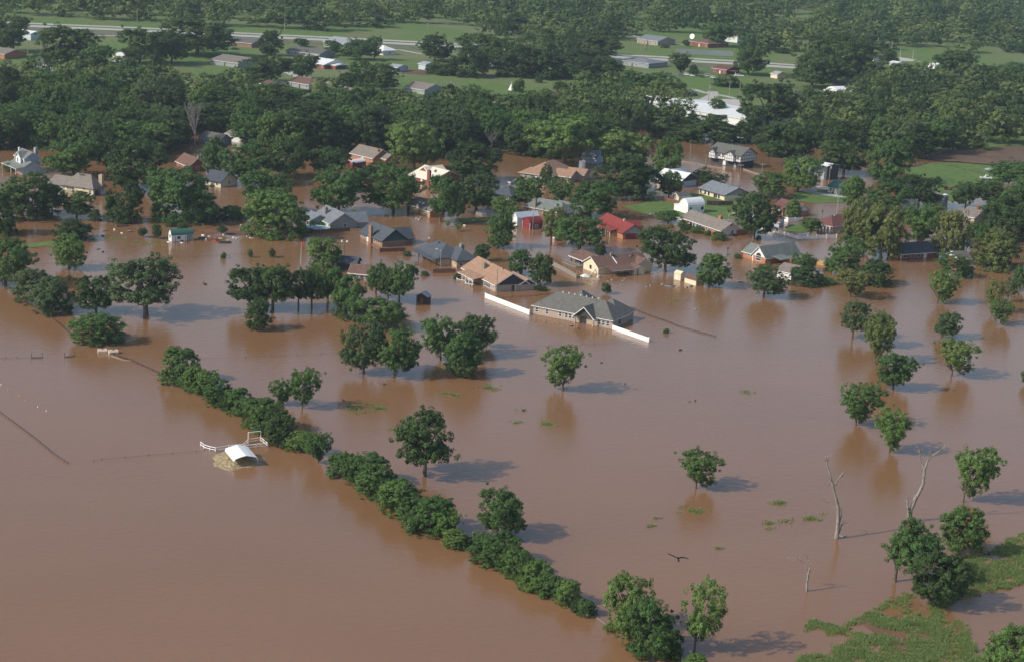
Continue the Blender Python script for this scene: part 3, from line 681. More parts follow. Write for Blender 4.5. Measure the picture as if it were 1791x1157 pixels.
for i, (a, b) in enumerate(zip(HEDGE, HEDGE[1:])):
    if i == 8: continue
    wv = .42 * ((a[4] - a[3]) + (b[4] - b[3])) * [.8, .95, .7][i % 3]; xm, ym = (a[0] + b[0]) / 2 + [-4, 3, 0][i % 3], (a[1] + b[1]) / 2 + [1, -3, 2][i % 3]; hm_ = ((a[1] - a[2]) + (b[1] - b[2])) / 2 * [.75, .95, .62, .85][i % 4]
    tree(xm, ym, ym - hm_, xm - wv / 2, xm + wv / 2, 'LVLR'[i % 4], ['leaf_mid', 'leaf_light', 'leaf_dark'][i % 3], 'leafy shrub squeezed between two others of the hedgerow', 'shrub', 'shrub', 'shrubs of the hedgerow in the water')
SHRUBS = [(1525, 499, 450, 1500, 1557, 'D', 'leaf_dark', 'dark round bush left of the open right water'), (1655, 484, 440, 1630, 1692, 'P', 'leaf_mid', 'airy bush before the red brick house'),
 (1685, 484, 462, 1672, 1702, 'D', 'leaf_mid', 'small bush beside the white boat'), (1410, 499, 463, 1382, 1437, 'D', 'leaf_dark', 'dark bush right of the tan roofed shed'), (1403, 472, 440, 1384, 1426, 'R', 'leaf_mid', 'bush behind the tan roofed shed'),
 (1445, 497, 484, 1425, 1462, 'D', 'leaf_light', 'low bright hedge at the water edge by the dark bush'), (1257, 420, 404, 1244, 1271, 'D', 'leaf_mid', 'clipped bush before the white garage door'), (1220, 408, 395, 1207, 1232, 'D', 'leaf_mid', 'long clipped hedge along the brick ranch front'),
 (1197, 402, 384, 1185, 1210, 'D', 'leaf_mid', 'clipped bush at the left end of the brick ranch'), (1237, 412, 402, 1231, 1244, 'D', 'leaf_mid', 'little clipped bush in the middle of the brick ranch front'), (1290, 452, 443, 1284, 1296, 'D', 'leaf_mid', 'small bush at the corner of the grey gabled house'),
 (1326, 420, 411, 1321, 1331, 'D', 'leaf_dark', 'tiny bush alone in the street water'), (1060, 514, 494, 1051, 1070, 'R', 'leaf_dark', 'little bush behind the big grey house'), (1165, 582, 573, 1160, 1170, 'D', 'leaf_mid', 'tiny bush in open water right of the white fence'),
 (713, 448, 438, 705, 719, 'D', 'leaf_grey', 'small bush at the corner of the slate hip roofed house'), (741, 482, 473, 735, 750, 'D', 'leaf_grey', 'tiny bush between two brown fences'), (799, 488, 478, 793, 805, 'D', 'leaf_dark', 'bush at the left corner of the tan house'),
 (945, 508, 498, 935, 956, 'D', 'leaf_dark', 'bush at the right corner of the tan house'), (390, 452, 440, 386, 395, 'D', 'leaf_mid', 'left sapling in the left water'), (437, 450, 435, 433, 442, 'C', 'leaf_mid', 'middle sapling in the left water'), (476, 450, 433, 470, 482, 'C', 'leaf_dark', 'right sapling in the left water'),
 (250, 415, 396, 241, 258, 'R', 'leaf_dark', 'left small tree by the green roofed shed'), (274, 417, 390, 266, 283, 'R', 'leaf_dark', 'taller small tree by the green roofed shed'), (318, 404, 388, 310, 328, 'R', 'leaf_dark', 'bush behind the green roofed shed'), (388, 410, 394, 379, 398, 'S', 'leaf_dark', 'little tree right of the green roofed shed'),
 (300, 396, 372, 290, 312, 'D', 'leaf_mid', 'bush under the wide green tree'), (330, 390, 376, 318, 344, 'D', 'leaf_light', 'light bush under the wide green tree'), (372, 387, 358, 350, 392, 'D', 'leaf_grey', 'blue green bush right of the wide green tree'), (406, 384, 358, 388, 428, 'D', 'leaf_mid', 'rounded bush left of the large bright tree'),
 (120, 492, 480, 116, 126, 'P', 'leaf_light', 'wispy sapling beside the grey green bushes'), (801, 405, 388, 794, 808, 'P', 'leaf_light', 'pale young tree in the street water'), (783, 397, 385, 777, 789, 'P', 'leaf_light', 'shorter pale young tree in the street water'),
 (619, 382, 365, 614, 626, 'P', 'leaf_light', 'yellow green sapling beside the grey gable'), (560, 396, 386, 568, 580, 'D', 'leaf_light', 'bush on the porch of the grey house with the pool'), (22, 300, 285, 6, 30, 'D', 'leaf_olive', 'yellowish hedge before the blue house'),
 (1392, 250, 240, 1380, 1400, 'D', 'leaf_mid', 'bush at the far flood edge'), (1175, 1150, 1120, 1160, 1190, 'D', 'leaf_light', 'small bush at the foot of the darker leafy tree'), (1213, 1170, 1138, 1194, 1234, 'D', 'leaf_light', 'bright bush cut by the bottom edge'), (1375, 95, 84, 1357, 1382, 'D', 'leaf_dark', 'dark bush on the highway verge'),
 (1165, 85, 78, 1156, 1170, 'D', 'leaf_dark', 'little shrub on the highway verge'), (1199, 82, 70, 1193, 1206, 'R', 'leaf_dark', 'small tree near the round white dish'), (540, 407, 398, 528, 550, 'D', 'leaf_red', 'dark red bush beside the pool'), (1500, 494, 484, 1462, 1500, 'D', 'leaf_light', 'low green growth at the foot of the dark round bush'),
 (1250, 462, 455, 1410, 1418, 'D', 'leaf_dark', 'x')][:-1]
for a in SHRUBS: tree(*a[:5], 'B' if a[5] == 'D' else a[5], *a[6:], 'bush', 'bush')

# the woods: single trees standing close together
WOODS = [('the flooded wood behind the houses', [(-30, 150), (100, 150), (215, 140), (330, 165), (420, 165), (480, 190), (640, 195), (700, 200), (860, 195), (930, 205), (1000, 185), (1070, 170), (1140, 175), (1195, 195), (1215, 235), (1120, 245), (1040, 275), (925, 275), (860, 262), (790, 270), (720, 275), (640, 265), (560, 275), (480, 270), (440, 255), (300, 262), (210, 285), (130, 275), (90, 262), (-30, 262)], 175, 58),
         ('the wood on the right beyond the lawn', [(1400, 205), (1440, 190), (1530, 178), (1600, 172), (1700, 170), (1830, 165), (1830, 246), (1750, 256), (1660, 268), (1600, 280), (1520, 262), (1440, 258)], 120, 54),
         ('the grove before the highway', [(865, 60), (960, 45), (1075, 60), (1075, 92), (1060, 120), (960, 122), (870, 118)], 16, 44),
         ('the strip of wood under the right highway', [(1500, 150), (1590, 152), (1700, 160), (1800, 158), (1830, 172), (1700, 176), (1590, 172), (1500, 176)], 30, 44)]
GAPS = [(340, 250, 38, 22), (400, 248, 45, 14), (700, 222, 22, 14), (880, 290, 45, 18), (1110, 250, 14, 10), (1280, 200, 95, 40), (1470, 172, 40, 16), (870, 178, 45, 18), (40, 282, 48, 30), (125, 325, 60, 30), (545, 182, 60, 12), (610, 172, 50, 14), (745, 168, 36, 14), (1530, 262, 16, 10), (1200, 172, 50, 18), (30, 140, 20, 8), (253, 140, 40, 8), (340, 222, 22, 22), (85, 132, 30, 10), (1600, 262, 24, 10)]
wr = random.Random(11); placed = []; WOOD = []; NSINGLE = 297 - len(TREES)
LB = ['leafy tree packed among its neighbours in ', 'dark leafy tree packed among its neighbours in ', 'light leafy tree packed among its neighbours in ']
def whole_mesh(kind, var, mat):
    key = ('w', kind, var, mat)
    if key not in CROWNS:
        a = crown_mesh(kind, var, mat); b = trunk_mesh(kind, var); m = a.copy(); m.materials.append(MATS['bark'])
        import bmesh
        bm = bmesh.new(); bm.from_mesh(a); n0 = len(bm.faces); bm.from_mesh(b); bm.faces.ensure_lookup_table()
        for f in bm.faces[n0:]: f.material_index = 1
        bm.to_mesh(m); bm.free(); CROWNS[key] = m
    return CROWNS[key]
for (wn, poly, cnt, wpx) in WOODS:
    xa, xb = min(p[0] for p in poly), max(p[0] for p in poly); ya, yb = min(p[1] for p in poly), max(p[1] for p in poly); k = 0; tries = 0
    while k < cnt and tries < 9000:
        tries += 1; x = wr.uniform(xa, xb); y = wr.uniform(ya, yb)
        if not in_poly(np.array([x]), np.array([y]), poly)[0]: continue
        if any(((x - a) / c) ** 2 + ((y - b) / d) ** 2 < 1 for a, b, c, d in GAPS): continue
        q = .55 if tries < 5000 else .42
        if any(abs(x - a) < wpx * q and abs(y - b) < wpx * q * .42 for a, b in placed): continue
        if any((x1 - x0) * .32 > abs(x - (x0 + x1) / 2) and abs(y - by) < 11 for x0, x1, ty, by in BOX): continue
        placed.append((x, y)); k += 1
        WOOD.append((y - x * .056, x, y, wn))
WOOD.sort(reverse=True); WM = []
for i, (_, x, y, wn) in enumerate(WOOD):
        P = gp(x, y); s = mpp(x, y); w = wr.uniform(.8, 1.25) * 17.5; h = wr.uniform(.75, 1.2) * 15.5
        if i >= NSINGLE: WM.append((x, y, P, w, h)); continue
        kind = wr.choice('RRRDCL'); mi = wr.choices([0, 1, 2, 3], [.40, .28, .20, .12])[0]; mat = ['leaf_mid', 'leaf_dark', 'leaf_light', 'leaf_grey'][mi]
        o = bpy.data.objects.new('tree', whole_mesh(kind, wr.randrange(3), mat)); link(o); o.location = (P.x, P.y, 0 if y > shore(x) else .3); o.scale = (w, w, h); o.rotation_euler.z = wr.uniform(0, 6.28)
        tag(o, LB[[0, 1, 2, 0][mi]] + wn, 'tree', ['', 'dark ', 'light '][[0, 1, 2, 0][mi]] + 'trees of ' + wn)

# the far-off forest beyond the highway: one mass
def far_forest(dense=None):
    rg = np.random.RandomState(21); pts = []
    FIELDS = [(735, 58, 78, 15), (1390, 42, 52, 16), (1640, 99, 125, 14), (1780, 112, 60, 13), (905, 40, 14, 5), (1170, 80, 62, 20), (1250, 88, 60, 13), (1110, 52, 18, 5), (1525, 40, 22, 5), (1345, 30, 20, 6), (1600, 112, 90, 10)]
    def ok(x, y):
        up = np.interp(x, [q[0] for q in HW], [q[1] for q in HW])
        lim = up - np.interp(x, [0, 450, 640, 660, 820, 1050, 1090, 1320, 1345, 1530, 1560, 1700, 1800], [5, 3, 2, 18, 20, 6, 22, 22, 20, 20, 28, 26, 24])
        if y > lim: return False
        return not any(abs((x - a) / c) ** 2.5 + abs((y - b) / d) ** 2.5 < 1 for a, b, c, d in FIELDS)
    for v in np.geomspace(150, 395, 30):
        step = 13.5 * v * .008 / 1.0
        for x in np.arange(-160, 1960, max(10.0, step * 1.0)):
            xx = x + rg.uniform(-.5, .5) * step; y = hor(xx) + v + rg.uniform(-2.2, 2.2)
            if ok(xx, y): pts.append((xx, y))
    for (x, y) in [(1340, 30), (1375, 33), (1352, 22), (1440, 45), (1455, 40), (1540, 44), (850, 62), (700, 40), (1690, 92)]: pts.append((x, y))
    n = len(pts); Vs = []; tint = []
    protos = []
    for j in range(7):
        C, r, npr, g = crown_points('RDRBRCD'[j], 900 + j, 170 if dense else 80); V = leaf_cloud(g, C, r * (1.25 if dense else 1.35), 18 if dense else 9, .028 if dense else .045, coh=1.1); protos.append(V)
    jobs = [(gp(x, y), rg.uniform(.7, 1.4) * 20, rg.uniform(.6, 1.3) * 16) for x, y in pts] if not dense else dense
    for (P, w, h) in jobs:
        V = protos[rg.randint(7)]; a = rg.uniform(0, 6.28)
        c, s = math.cos(a), math.sin(a)
        Vs.append(np.stack([(V[:, 0] * c - V[:, 1] * s) * w + P.x, (V[:, 0] * s + V[:, 1] * c) * w + P.y, V[:, 2] * h + .3], 1)); tint += [rg.rand()] * (len(V) // 4)
    V = np.concatenate(Vs); me = mesh_np('far_forest', V, np.arange(len(V)).reshape(-1, 4), ['leaf_far'])
    at = me.attributes.new('tint', 'FLOAT', 'FACE'); at.data.foreach_set('value', np.array(tint, dtype=np.float32))
    print('far trees', n, 'faces', len(V) // 4)
    if dense: me.name = 'distant_wood'; tag(link(bpy.data.objects.new('distant_wood', me)), 'dense green wood on the far side of the flood', 'wood', kind='stuff')
    else: tag(link(bpy.data.objects.new('far_forest', me)), 'hazy green forest beyond the highway', 'forest', kind='stuff')
leafmat('leaf_far', [(0.035, 0.073, 0.019), (0.061, 0.116, 0.025), (0.098, 0.156, 0.032), (0.135, 0.187, 0.040)])
_t = MATS['leaf_far'].node_tree; _a = _t.nodes.new('ShaderNodeAttribute'); _a.attribute_name = 'tint'
_rp = next(q for q in _t.nodes if q.type == 'VALTORGB'); _t.links.new(_a.outputs['Fac'], _rp.inputs[0])
next(q for q in _t.nodes if q.type == 'TEX_NOISE').inputs['Scale'].default_value = .35
far_forest()
far_forest([(P, w, h) for _, _, P, w, h in WM])

# ------------------------------------------------------------------ houses
class House:
    """A house seen at three picture corners of its wall foot: left front, near, right back. Local x runs along the front, y to the back."""
    def __init__(s, name, label, cat, A, B, C, wall, roof, gable=None, trim='trim_white', group=None, z0=0.0):
        a, b, c = gp(*A), gp(*B), gp(*C); u = b - a; w = c - b; s.L, s.D = u.length, w.length
        au = math.atan2(u.y, u.x); aw = math.atan2(w.y, w.x) - math.pi / 2; d = (aw - au + math.pi) % (2 * math.pi) - math.pi
        ang = au + d * .5; s.ang = ang; o = b - Vector((math.cos(ang), math.sin(ang), 0)) * s.L; o.z = z0
        s.e = empty(name, o, label, cat, ang, group); s.wall = MB(); s.roof = MB(); s.trim = MB()
        s.wm, s.rm, s.tm, s.gm = wall, roof, trim, gable or wall; s.roofo = None; s.todo = []
    def block(s, x0, x1, y0, y1, e, r, kind='gx', o=.5, walls=True, t=.16, gable=True, z0=-.7):
        R_, Wl = s.roof, s.wall
        if kind in ('gx', 'gy'):
            def mp(a, b): return (a, b) if kind == 'gx' else (b, a)
            (u0, u1), (v0, v1) = ((x0, x1), (y0, y1)) if kind == 'gx' else ((y0, y1), (x0, x1))
            vm = (v0 + v1) / 2; sl = r / (vm - v0)
            if walls: Wl.prism([(v0, z0), (v1, z0), (v1, e - .01), (vm, e + r - .02), (v0, e - .01)], 'x' if kind == 'gx' else 'y', u0, u1)
            for sgn, ve in ((1, v0 - o), (-1, v1 + o)):
                z = e - o * sl; c = [(u0 - o, ve, z), (u1 + o, ve, z), (u1 + o, vm, e + r), (u0 - o, vm, e + r)]
                if (sgn < 0) != (kind == 'gy'): c = [c[3], c[2], c[1], c[0]]
                lo = [(*mp(p[0], p[1]), p[2]) for p in c]; hi = [(p[0], p[1], p[2] + t) for p in lo]
                R_.hexa(lo, hi)
                ef = ve + (-.03 if sgn > 0 else .0); q0, q1 = (u0 - o, ef), (u1 + o, ef + .03)
                a, b = mp(q0[0], q0[1]), mp(q1[0], q1[1]); s.trim.box(min(a[0], b[0]), max(a[0], b[0]), min(a[1], b[1]), max(a[1], b[1]), z - .10, z + t - .03)
            for ue, w_ in ((u0, -1), (u1, 1)):                    # sloping boards along the gable edge, and the gable panel
                g0 = ue + w_ * (o + .002); g1 = g0 + w_ * .03
                for ve in (v0 - o, v1 + o):
                    z = e - o * sl; P = [(g0, ve, z - .12), (g1, ve, z - .12), (g1, vm, e + r - .12), (g0, vm, e + r - .12)]
                    P = [(*mp(p[0], p[1]), p[2]) for p in P]; s.trim.hexa(P, [(p[0], p[1], p[2] + .12 + t * .75) for p in P])
                if gable and s.gm != s.wm and walls:
                    g_ = MB(); s.todo.append(('gable', g_, s.gm, None)); g_.prism([(v0 + .02, e - .25), (v1 - .02, e - .25), (v1 - .02, e - .02), (vm, e + r - .04), (v0 + .02, e - .02)], 'x' if kind == 'gx' else 'y', *sorted((ue + w_ * .035, ue)))
        elif kind == 'hip':
            if walls: Wl.box(x0, x1, y0, y1, z0, e - .01)
            X0, X1, Y0, Y1 = x0 - o, x1 + o, y0 - o, y1 + o
            if X1 - X0 >= Y1 - Y0: h = (Y1 - Y0) / 2; ra, rb = (X0 + h, (Y0 + Y1) / 2, e + r), (X1 - h, (Y0 + Y1) / 2, e + r)
            else: h = (X1 - X0) / 2; ra, rb = ((X0 + X1) / 2, Y0 + h, e + r), ((X0 + X1) / 2, Y1 - h, e + r)
            z = e - .05; zt = e + t; i = len(R_.v)
            R_.v += [(X0, Y0, z), (X1, Y0, z), (X1, Y1, z), (X0, Y1, z), (X0, Y0, zt), (X1, Y0, zt), (X1, Y1, zt), (X0, Y1, zt), ra, rb]
            fs = [(3, 2, 1, 0), (0, 1, 5, 4), (1, 2, 6, 5), (2, 3, 7, 6), (3, 0, 4, 7)]
            fs += [(4, 5, 9, 8), (5, 6, 9), (6, 7, 8, 9), (7, 4, 8)] if X1 - X0 >= Y1 - Y0 else [(4, 5, 8), (5, 6, 9, 8), (6, 7, 9), (7, 4, 8, 9)]
            for f in fs: R_.f.append(tuple(i + k for k in f)); R_.m.append(0)
            for (a, b, c, d) in ((X0, X1, Y0 - .03, Y0), (X0, X1, Y1, Y1 + .03), (X0 - .03, X0, Y0, Y1), (X1, X1 + .03, Y0, Y1)): s.trim.box(a, b, c, d, z + .01, zt - .03)
        elif kind == 'shed':                                       # r: rise from front (y0) to back
            if walls: Wl.box(x0, x1, y0, y1, z0, e - .02)
            lo = [(x0 - o, y0 - o, e), (x1 + o, y0 - o, e), (x1 + o, y1, e + r), (x0 - o, y1, e + r)]; R_.hexa(lo, [(p[0], p[1], p[2] + t * .7) for p in lo])
            s.trim.box(x0 - o, x1 + o, y0 - o - .03, y0 - o, e - .06, e + t * .5)
        elif kind == 'shedx':                                      # falls from x0 (e + r) to x1 (e)
            if walls: Wl.box(x0, x1, y0, y1, z0, e - .02)
            lo = [(x0, y0 - o, e + r), (x1 + o, y0 - o, e), (x1 + o, y1 + o, e), (x0, y1 + o, e + r)]; R_.hexa(lo, [(p[0], p[1], p[2] + t * .7) for p in lo])
            s.trim.box(x1 + o, x1 + o + .03, y0 - o, y1 + o, e - .06, e + t * .5)
        elif kind == 'flat':
            if walls: Wl.box(x0, x1, y0, y1, z0, e - .02)
            R_.box(x0 - o, x1 + o, y0 - o, y1 + o, e, e + t)
        elif kind in ('ay', 'ax'):                                 # arched barn roof, ridge along y or x
            w = (x1 - x0) if kind == 'ay' else (y1 - y0); b0 = x0 if kind == 'ay' else y0
            pr = [(0, 0), (.08, .38), (.20, .66), (.34, .87), (.5, 1.0), (.66, .87), (.80, .66), (.92, .38), (1, 0)]
            pf = [(b0 + a * w, e + b * r) for a, b in pr]; ax = 'y' if kind == 'ay' else 'x'; q0, q1 = (y0, y1) if kind == 'ay' else (x0, x1)
            if walls: Wl.prism([(b0, z0), (b0 + w, z0)] + [(p, z - .03) for p, z in reversed(pf)], ax, q0, q1)
            cx = b0 + w / 2
            for (p, z), (p2, z2) in zip(pf, pf[1:]):
                k = 1.0 + .22 / w
                R_.prism([(p, z), (p2, z2), (cx + (p2 - cx) * k, z2 + .1), (cx + (p - cx) * k, z + .1)][::-1], ax, q0 - .12, q1 + .12)
        return s
    def _at(s, side, off):
        if side == 'f': return lambda u, z, d: (u, off - d, z)
        if side == 'r': return lambda u, z, d: (s.L + off + d, u, z)
        if side == 'l': return lambda u, z, d: (off - d, u, z)
    def panel(s, name, side, u, z, w, h, mat, off=0.0, d0=.0, d1=.05, parent=None):
        f = s._at(side, off); mb = MB(); a = f(u, z, d0); b = f(u + w, z + h, d1)
        mb.box(*sorted((a[0], b[0])), *sorted((a[1], b[1])), *sorted((a[2], b[2]))); s.todo.append((name, mb, mat, parent)); return mb
    def win(s, side, u, z, w, h, off=0.0, frame='trim_white', mull=True):
        f = s._at(side, off); mb = MB(); k = .09
        def bx(u0, u1, z0, z1):
            a, b = f(u0, z0, 0), f(u1, z1, .07); mb.box(*sorted((a[0], b[0])), *sorted((a[1], b[1])), z0, z1)
        bx(u - k, u + w + k, z - k, z); bx(u - k, u + w + k, z + h, z + h + k); bx(u - k, u, z, z + h); bx(u + w, u + w + k, z, z + h)
        if mull: bx(u, u + w, z + h * .48, z + h * .54)
        pn = MB(); a, b = f(u, z, 0), f(u + w, z + h, .03); pn.box(*sorted((a[0], b[0])), *sorted((a[1], b[1])), z, z + h)
        s.todo.append(('window', mb, frame, ('pane', pn, 'glass')))
    def wins(s, side, us, z=.7, w=1.0, h=1.1, off=0.0, frame='trim_white'):
        for u in us: s.win(side, u, z, w, h, off, frame)
    def post(s, x, y, h, r=.08, mat='trim_white'):
        mb = MB(); mb.box(x - r, x + r, y - r, y + r, -.7, h); s.todo.append(('post', mb, mat, None))
    def chimney(s, x, y, w, d, z0, z1, mat='chimney_stone', cap=True):
        mb = MB(); mb.box(x, x + w, y, y + d, z0, z1); 
        if cap: mb.box(x - .06, x + w + .06, y - .06, y + d + .06, z1, z1 + .12); mb.box(x + w * .3, x + w * .7, y + d * .3, y + d * .7, z1 + .12, z1 + .4)
        s.todo.append(('chimney', mb, mat, 'roof'))
    def vent(s, x, y, z, k=.35, mat='trim_dark'):
        mb = MB(); mb.box(x, x + k, y, y + k, z, z + .3); mb.tube((x + k * .5, y + k * .5, z + .3), (x + k * .5, y + k * .5, z + .42), k * .3, k * .45, 6); s.todo.append(('roof_vent', mb, mat, 'roof'))
    def part(s, name, mb, mat, parent=None): s.todo.append((name, mb, mat, parent))
    def done(s):
        if s.wall.v: s.wall.build('wall', s.wm, s.e)
        ro = s.roof.build('roof', s.rm, s.e) if s.roof.v else None
        if s.trim.v and s.tm: s.trim.build('fascia', s.tm, ro or s.e)
        for name, mb, mat, ex in s.todo:
            p = mb.build(name, mat, ro if ex == 'roof' and ro else s.e)
            if isinstance(ex, tuple): ex[1].build(ex[0], ex[2], p)
        return s

def spread(L, n, w=1.0, m=1.2): return [m + (L - 2 * m - w) * i / max(1, n - 1) for i in range(n)]

# big grey hip roofed house with the white fences
h = House('house', 'big grey hip roofed brick house with arched porch between two white fences', 'house', (926, 551), (1070, 575), (1101, 565), 'brick_pale', 'shingle_grey', 'siding_dark')
h.block(0, h.L, 0, 9.5, 2.25, 3.9, 'hip').block(h.L * .60, h.L - .6, 5, 14, 2.25, 3.6, 'hip').block(h.L * .22, h.L * .55, 6, 15, 2.3, 4.0, 'hip')
px0, px1 = h.L * .56, h.L * .80
h.block(px0, px1, -1.6, 4.5, 2.35, 2.6, 'gy', .45, walls=False)
for x in (px0 + .15, px1 - .15): h.post(x, -1.4, 2.4, .2, 'brick_pale')
h.part('porch_gable', (lambda m: (m.prism([(px0, 2.35), (px1, 2.35), ((px0 + px1) / 2, 4.85)], 'y', -1.25, -1.15), m)[1])(MB()), 'siding_dark')
h.panel('patio_glass', 'f', px0 + 1.0, .02, 1.9, 1.9, 'glass'); h.panel('porch_opening', 'f', px0 + 3.3, .05, 1.9, 1.5, 'siding_tan')  # dark glass on the flat wall stands in for the shaded porch recess
h.wins('f', [.7, 3.9, 8.0, 9.9, 11.1, 12.3], .75, .85, 1.15); h.wins('f', [h.L * .825, h.L * .875, h.L * .93], .6, .85, 1.2); h.wins('r', [4.0], .6, .9, 1.1, frame='trim_dark')
for i in range(7): h.vent(h.L * (.25 + .075 * i), 4.9, 6.0, .3, 'plastic_white')
h.vent(h.L * .45, 2.2, 3.9); h.done()

# tan roofed brick house with the curved porch
h = House('house', 'brick house with a wide tan shingle roof, curved white porch and stone chimney', 'house', (798, 481), (866.6, 510.5), (936, 508), 'brick_pale', 'shingle_tan', 'siding_dark')
dm = h.D * .83
h.block(0, h.L, 0, dm, 2.15, 3.0, 'gx', .5).block(h.L - 9, h.L + .3, dm - 2.5, h.D + .3, 2.0, 1.3, 'gx', .4)
h.block(h.L * .18, h.L * .62, -3.2, .3, 1.75, .75, 'shed', .3, walls=False)
for i in range(5): h.post(h.L * (.19 + .105 * i), -3.2, 1.8, .12)
def porch_rail(hh, x0, x1, y, bow=1.0):
    mb = MB(); n = 10
    for i in range(n):
        a, b = i / n, (i + 1) / n; f = lambda t: (x0 + (x1 - x0) * t, y - bow * math.sin(math.pi * t))
        (xa, ya), (xb, yb) = f(a), f(b); mb.tube((xa, ya, .55), (xb, yb, .55), .09, n=5); mb.tube((xa, ya, -.3), (xa, ya, .55), .05, n=5)
    hh.part('railing', mb, 'trim_white')
porch_rail(h, h.L * .2, h.L * .42, -3.6, 1.3); porch_rail(h, h.L * .42, h.L * .66, -3.4, 1.2)
h.panel('porch_arch', 'f', h.L * .44, 1.05, h.L * .2, .8, 'metal_grey', off=-3.25)
h.wins('f', [1.2, 2.8], .95, 1.0, .9); h.wins('f', [h.L * .67, h.L * .73, h.L * .79], .35, 1.0, 1.35, frame='metal_blue'); h.wins('f', [h.L * .91], .8, .8, 1.0)
h.panel('door', 'r', dm * .5, -.3, .95, 2.0, 'door_brown'); h.panel('door', 'r', dm * .62, -.3, .12, 2.1, 'trim_white')
h.chimney(h.L * .37, dm * .22, 1.5, 1.0, 2.8, 5.2); h.vent(h.L * .38, dm * .47, 5.0, .5); h.vent(h.L * .75, dm * .46, 5.0, .4); h.done()

# slate hip roofed house with the post porch
h = House('house', 'tan house under a broad dark slate hip roof with a long post porch', 'house', (722, 449), (757, 466), (822, 462), 'siding_tan', 'shingle_slate', trim='trim_dark')
h.block(-1.0, h.L, 1.8, h.D - 1, 2.25, 3.4, 'hip', .5, walls=False).block(.5, h.L, 3.0, h.D - 1, 2.2, .1, 'flat', -.4)
h.block(h.L - 7, h.L + 4.0, h.D * .48, h.D + .5, 2.1, 3.0, 'hip', .5)
for i in range(4): h.post(h.L * (.05 + .3 * i), 1.6, 2.3, .13, 'wood_dark')
h.block(-.5, h.L + .2, -.2, 2.4, 1.95, .4, 'shed', .3, walls=False)
h.wins('f', spread(h.L, 3), .5, 1.1, 1.1, off=3.0); h.wins('r', [h.D * .55], .6, .9, 1.0, off=4.0)
h.chimney(h.L - 3, h.D - 2.5, 1.6, 1.1, 3.0, 5.8); h.vent(h.L * .4, h.D * .45, 5.3); h.done()

# slate roofed brick house with dark green gable
h = House('house', 'brown stone house with a dark slate roof, dark green gable and tall chimney', 'house', (612, 419), (668.5, 432), (715.5, 431.5), 'brick_brown', 'shingle_slate', 'siding_green', trim='trim_dark')
h.block(0, h.L, 0, h.D, 2.1, 3.1, 'gx', .5).block(h.L * .55, h.L * .95, h.D * .55, h.D + 3, 2.1, 2.8, 'gy', .5)
h.chimney(h.L * .46, -.75, 1.5, .8, -.7, 5.4, 'brick_brown'); h.panel('door', 'f', h.L * .30, -.3, 1.0, 2.1, 'trim_white')
h.wins('f', [.8, h.L * .18, h.L * .62, h.L * .80], .8, 1.0, 1.0); h.part('gable_band', (lambda m: (m.box(h.L + .04, h.L + .10, 0, h.D, 1.8, 2.02), m)[1])(MB()), 'siding_green'); h.vent(h.L * .7, h.D * .42, 4.6); h.done()

# grey house with the pool
h = House('house', 'sage grey gabled house with a pale stone chimney behind the round pool', 'house', (537, 388), (577, 401), (628, 400), 'siding_sage', 'shingle_bluegrey', 'siding_sage')
h.block(0, h.L, 0, h.D, 2.0, 3.1, 'gx', .5).block(0.3, h.L * .55, -4.5, 2.5, 1.95, 1.7, 'gx', .4).block(h.L - 6, h.L - 1, h.D - 3, h.D + 4, 2.0, 2.4, 'gy', .4)
h.panel('porch_gable', 'l', -4.2, 1.9, 4, .25, 'trim_white', off=.2); h.wins('f', [1.2, 3.2, 5.0], .5, 1.0, 1.1, off=-4.5, frame='siding_dark'); h.wins('r', [h.D * .5], .4, .9, 1.1); h.panel('door', 'f', h.L * .8, -.3, 1, 2, 'trim_white')
h.chimney(h.L * .33, h.D * .18, 1.3, 1.0, 2.4, 5.4, 'chimney_stone'); h.vent(h.L * .78, h.D * .43, 4.6); h.vent(h.L * .3, h.D * .47, 4.9); h.done()

# brown roofed cream house
h = House('house', 'cream walled house with a sprawling brown roof, covered patios and deck', 'house', (1019, 470), (1046, 480), (1134, 474), 'siding_cream', 'shingle_brown')
h.block(0, h.L, 0, h.D, 2.3, 2.3, 'gy', .5).block(h.L, h.L + 4.2, 2.2, h.D * .58, 1.8, .75, 'shedx', .3, walls=False)
h.block(h.L + .2, h.L + 3.8, h.D * .58, h.D * .80, 1.7, 1.0, 'gx', .3).block(-9.5, .3, 1.2, 9.5, 2.05, 1.6, 'gx', .5, walls=False).block(-3.0, .1, 2.6, 9, 1.95, .1, 'flat', 0)
h.block(h.L * .2, h.L + 1.0, h.D - 5, h.D + 1, 2.2, 1.9, 'gx', .4)
for i in range(5): h.post(h.L + 4.0, 2.4 + i * (h.D * .13), 1.8, .08, 'wood_dark')
for i in range(3): h.post(-9.2 + i * 2.6, 1.4, 2.0, .1, 'wood_dark')
mb = MB(); mb.box(-9.8, -2.2, -1.5, 8.5, -.1, .22); h.part('deck', mb, 'wood_grey')
mb = MB(); [mb.box(-9.5 + i * 1.2, -9.3 + i * 1.2, -1.6, -1.45, .2, 1.1) for i in range(6)]; mb.box(-9.5, -2.2, -1.58, -1.48, 1.0, 1.1); h.part('railing', mb, 'wood_grey')
h.wins('f', [h.L * .42], .9, .9, 1.0, frame='trim_dark'); h.panel('corner_board', 'f', .0, -.4, .5, 2.4, 'trim_white'); h.panel('door', 'r', h.D * .86, -.2, 1.0, 1.8, 'door_brown'); h.wins('r', [h.D * .9], .7, 1, 1, off=.0)
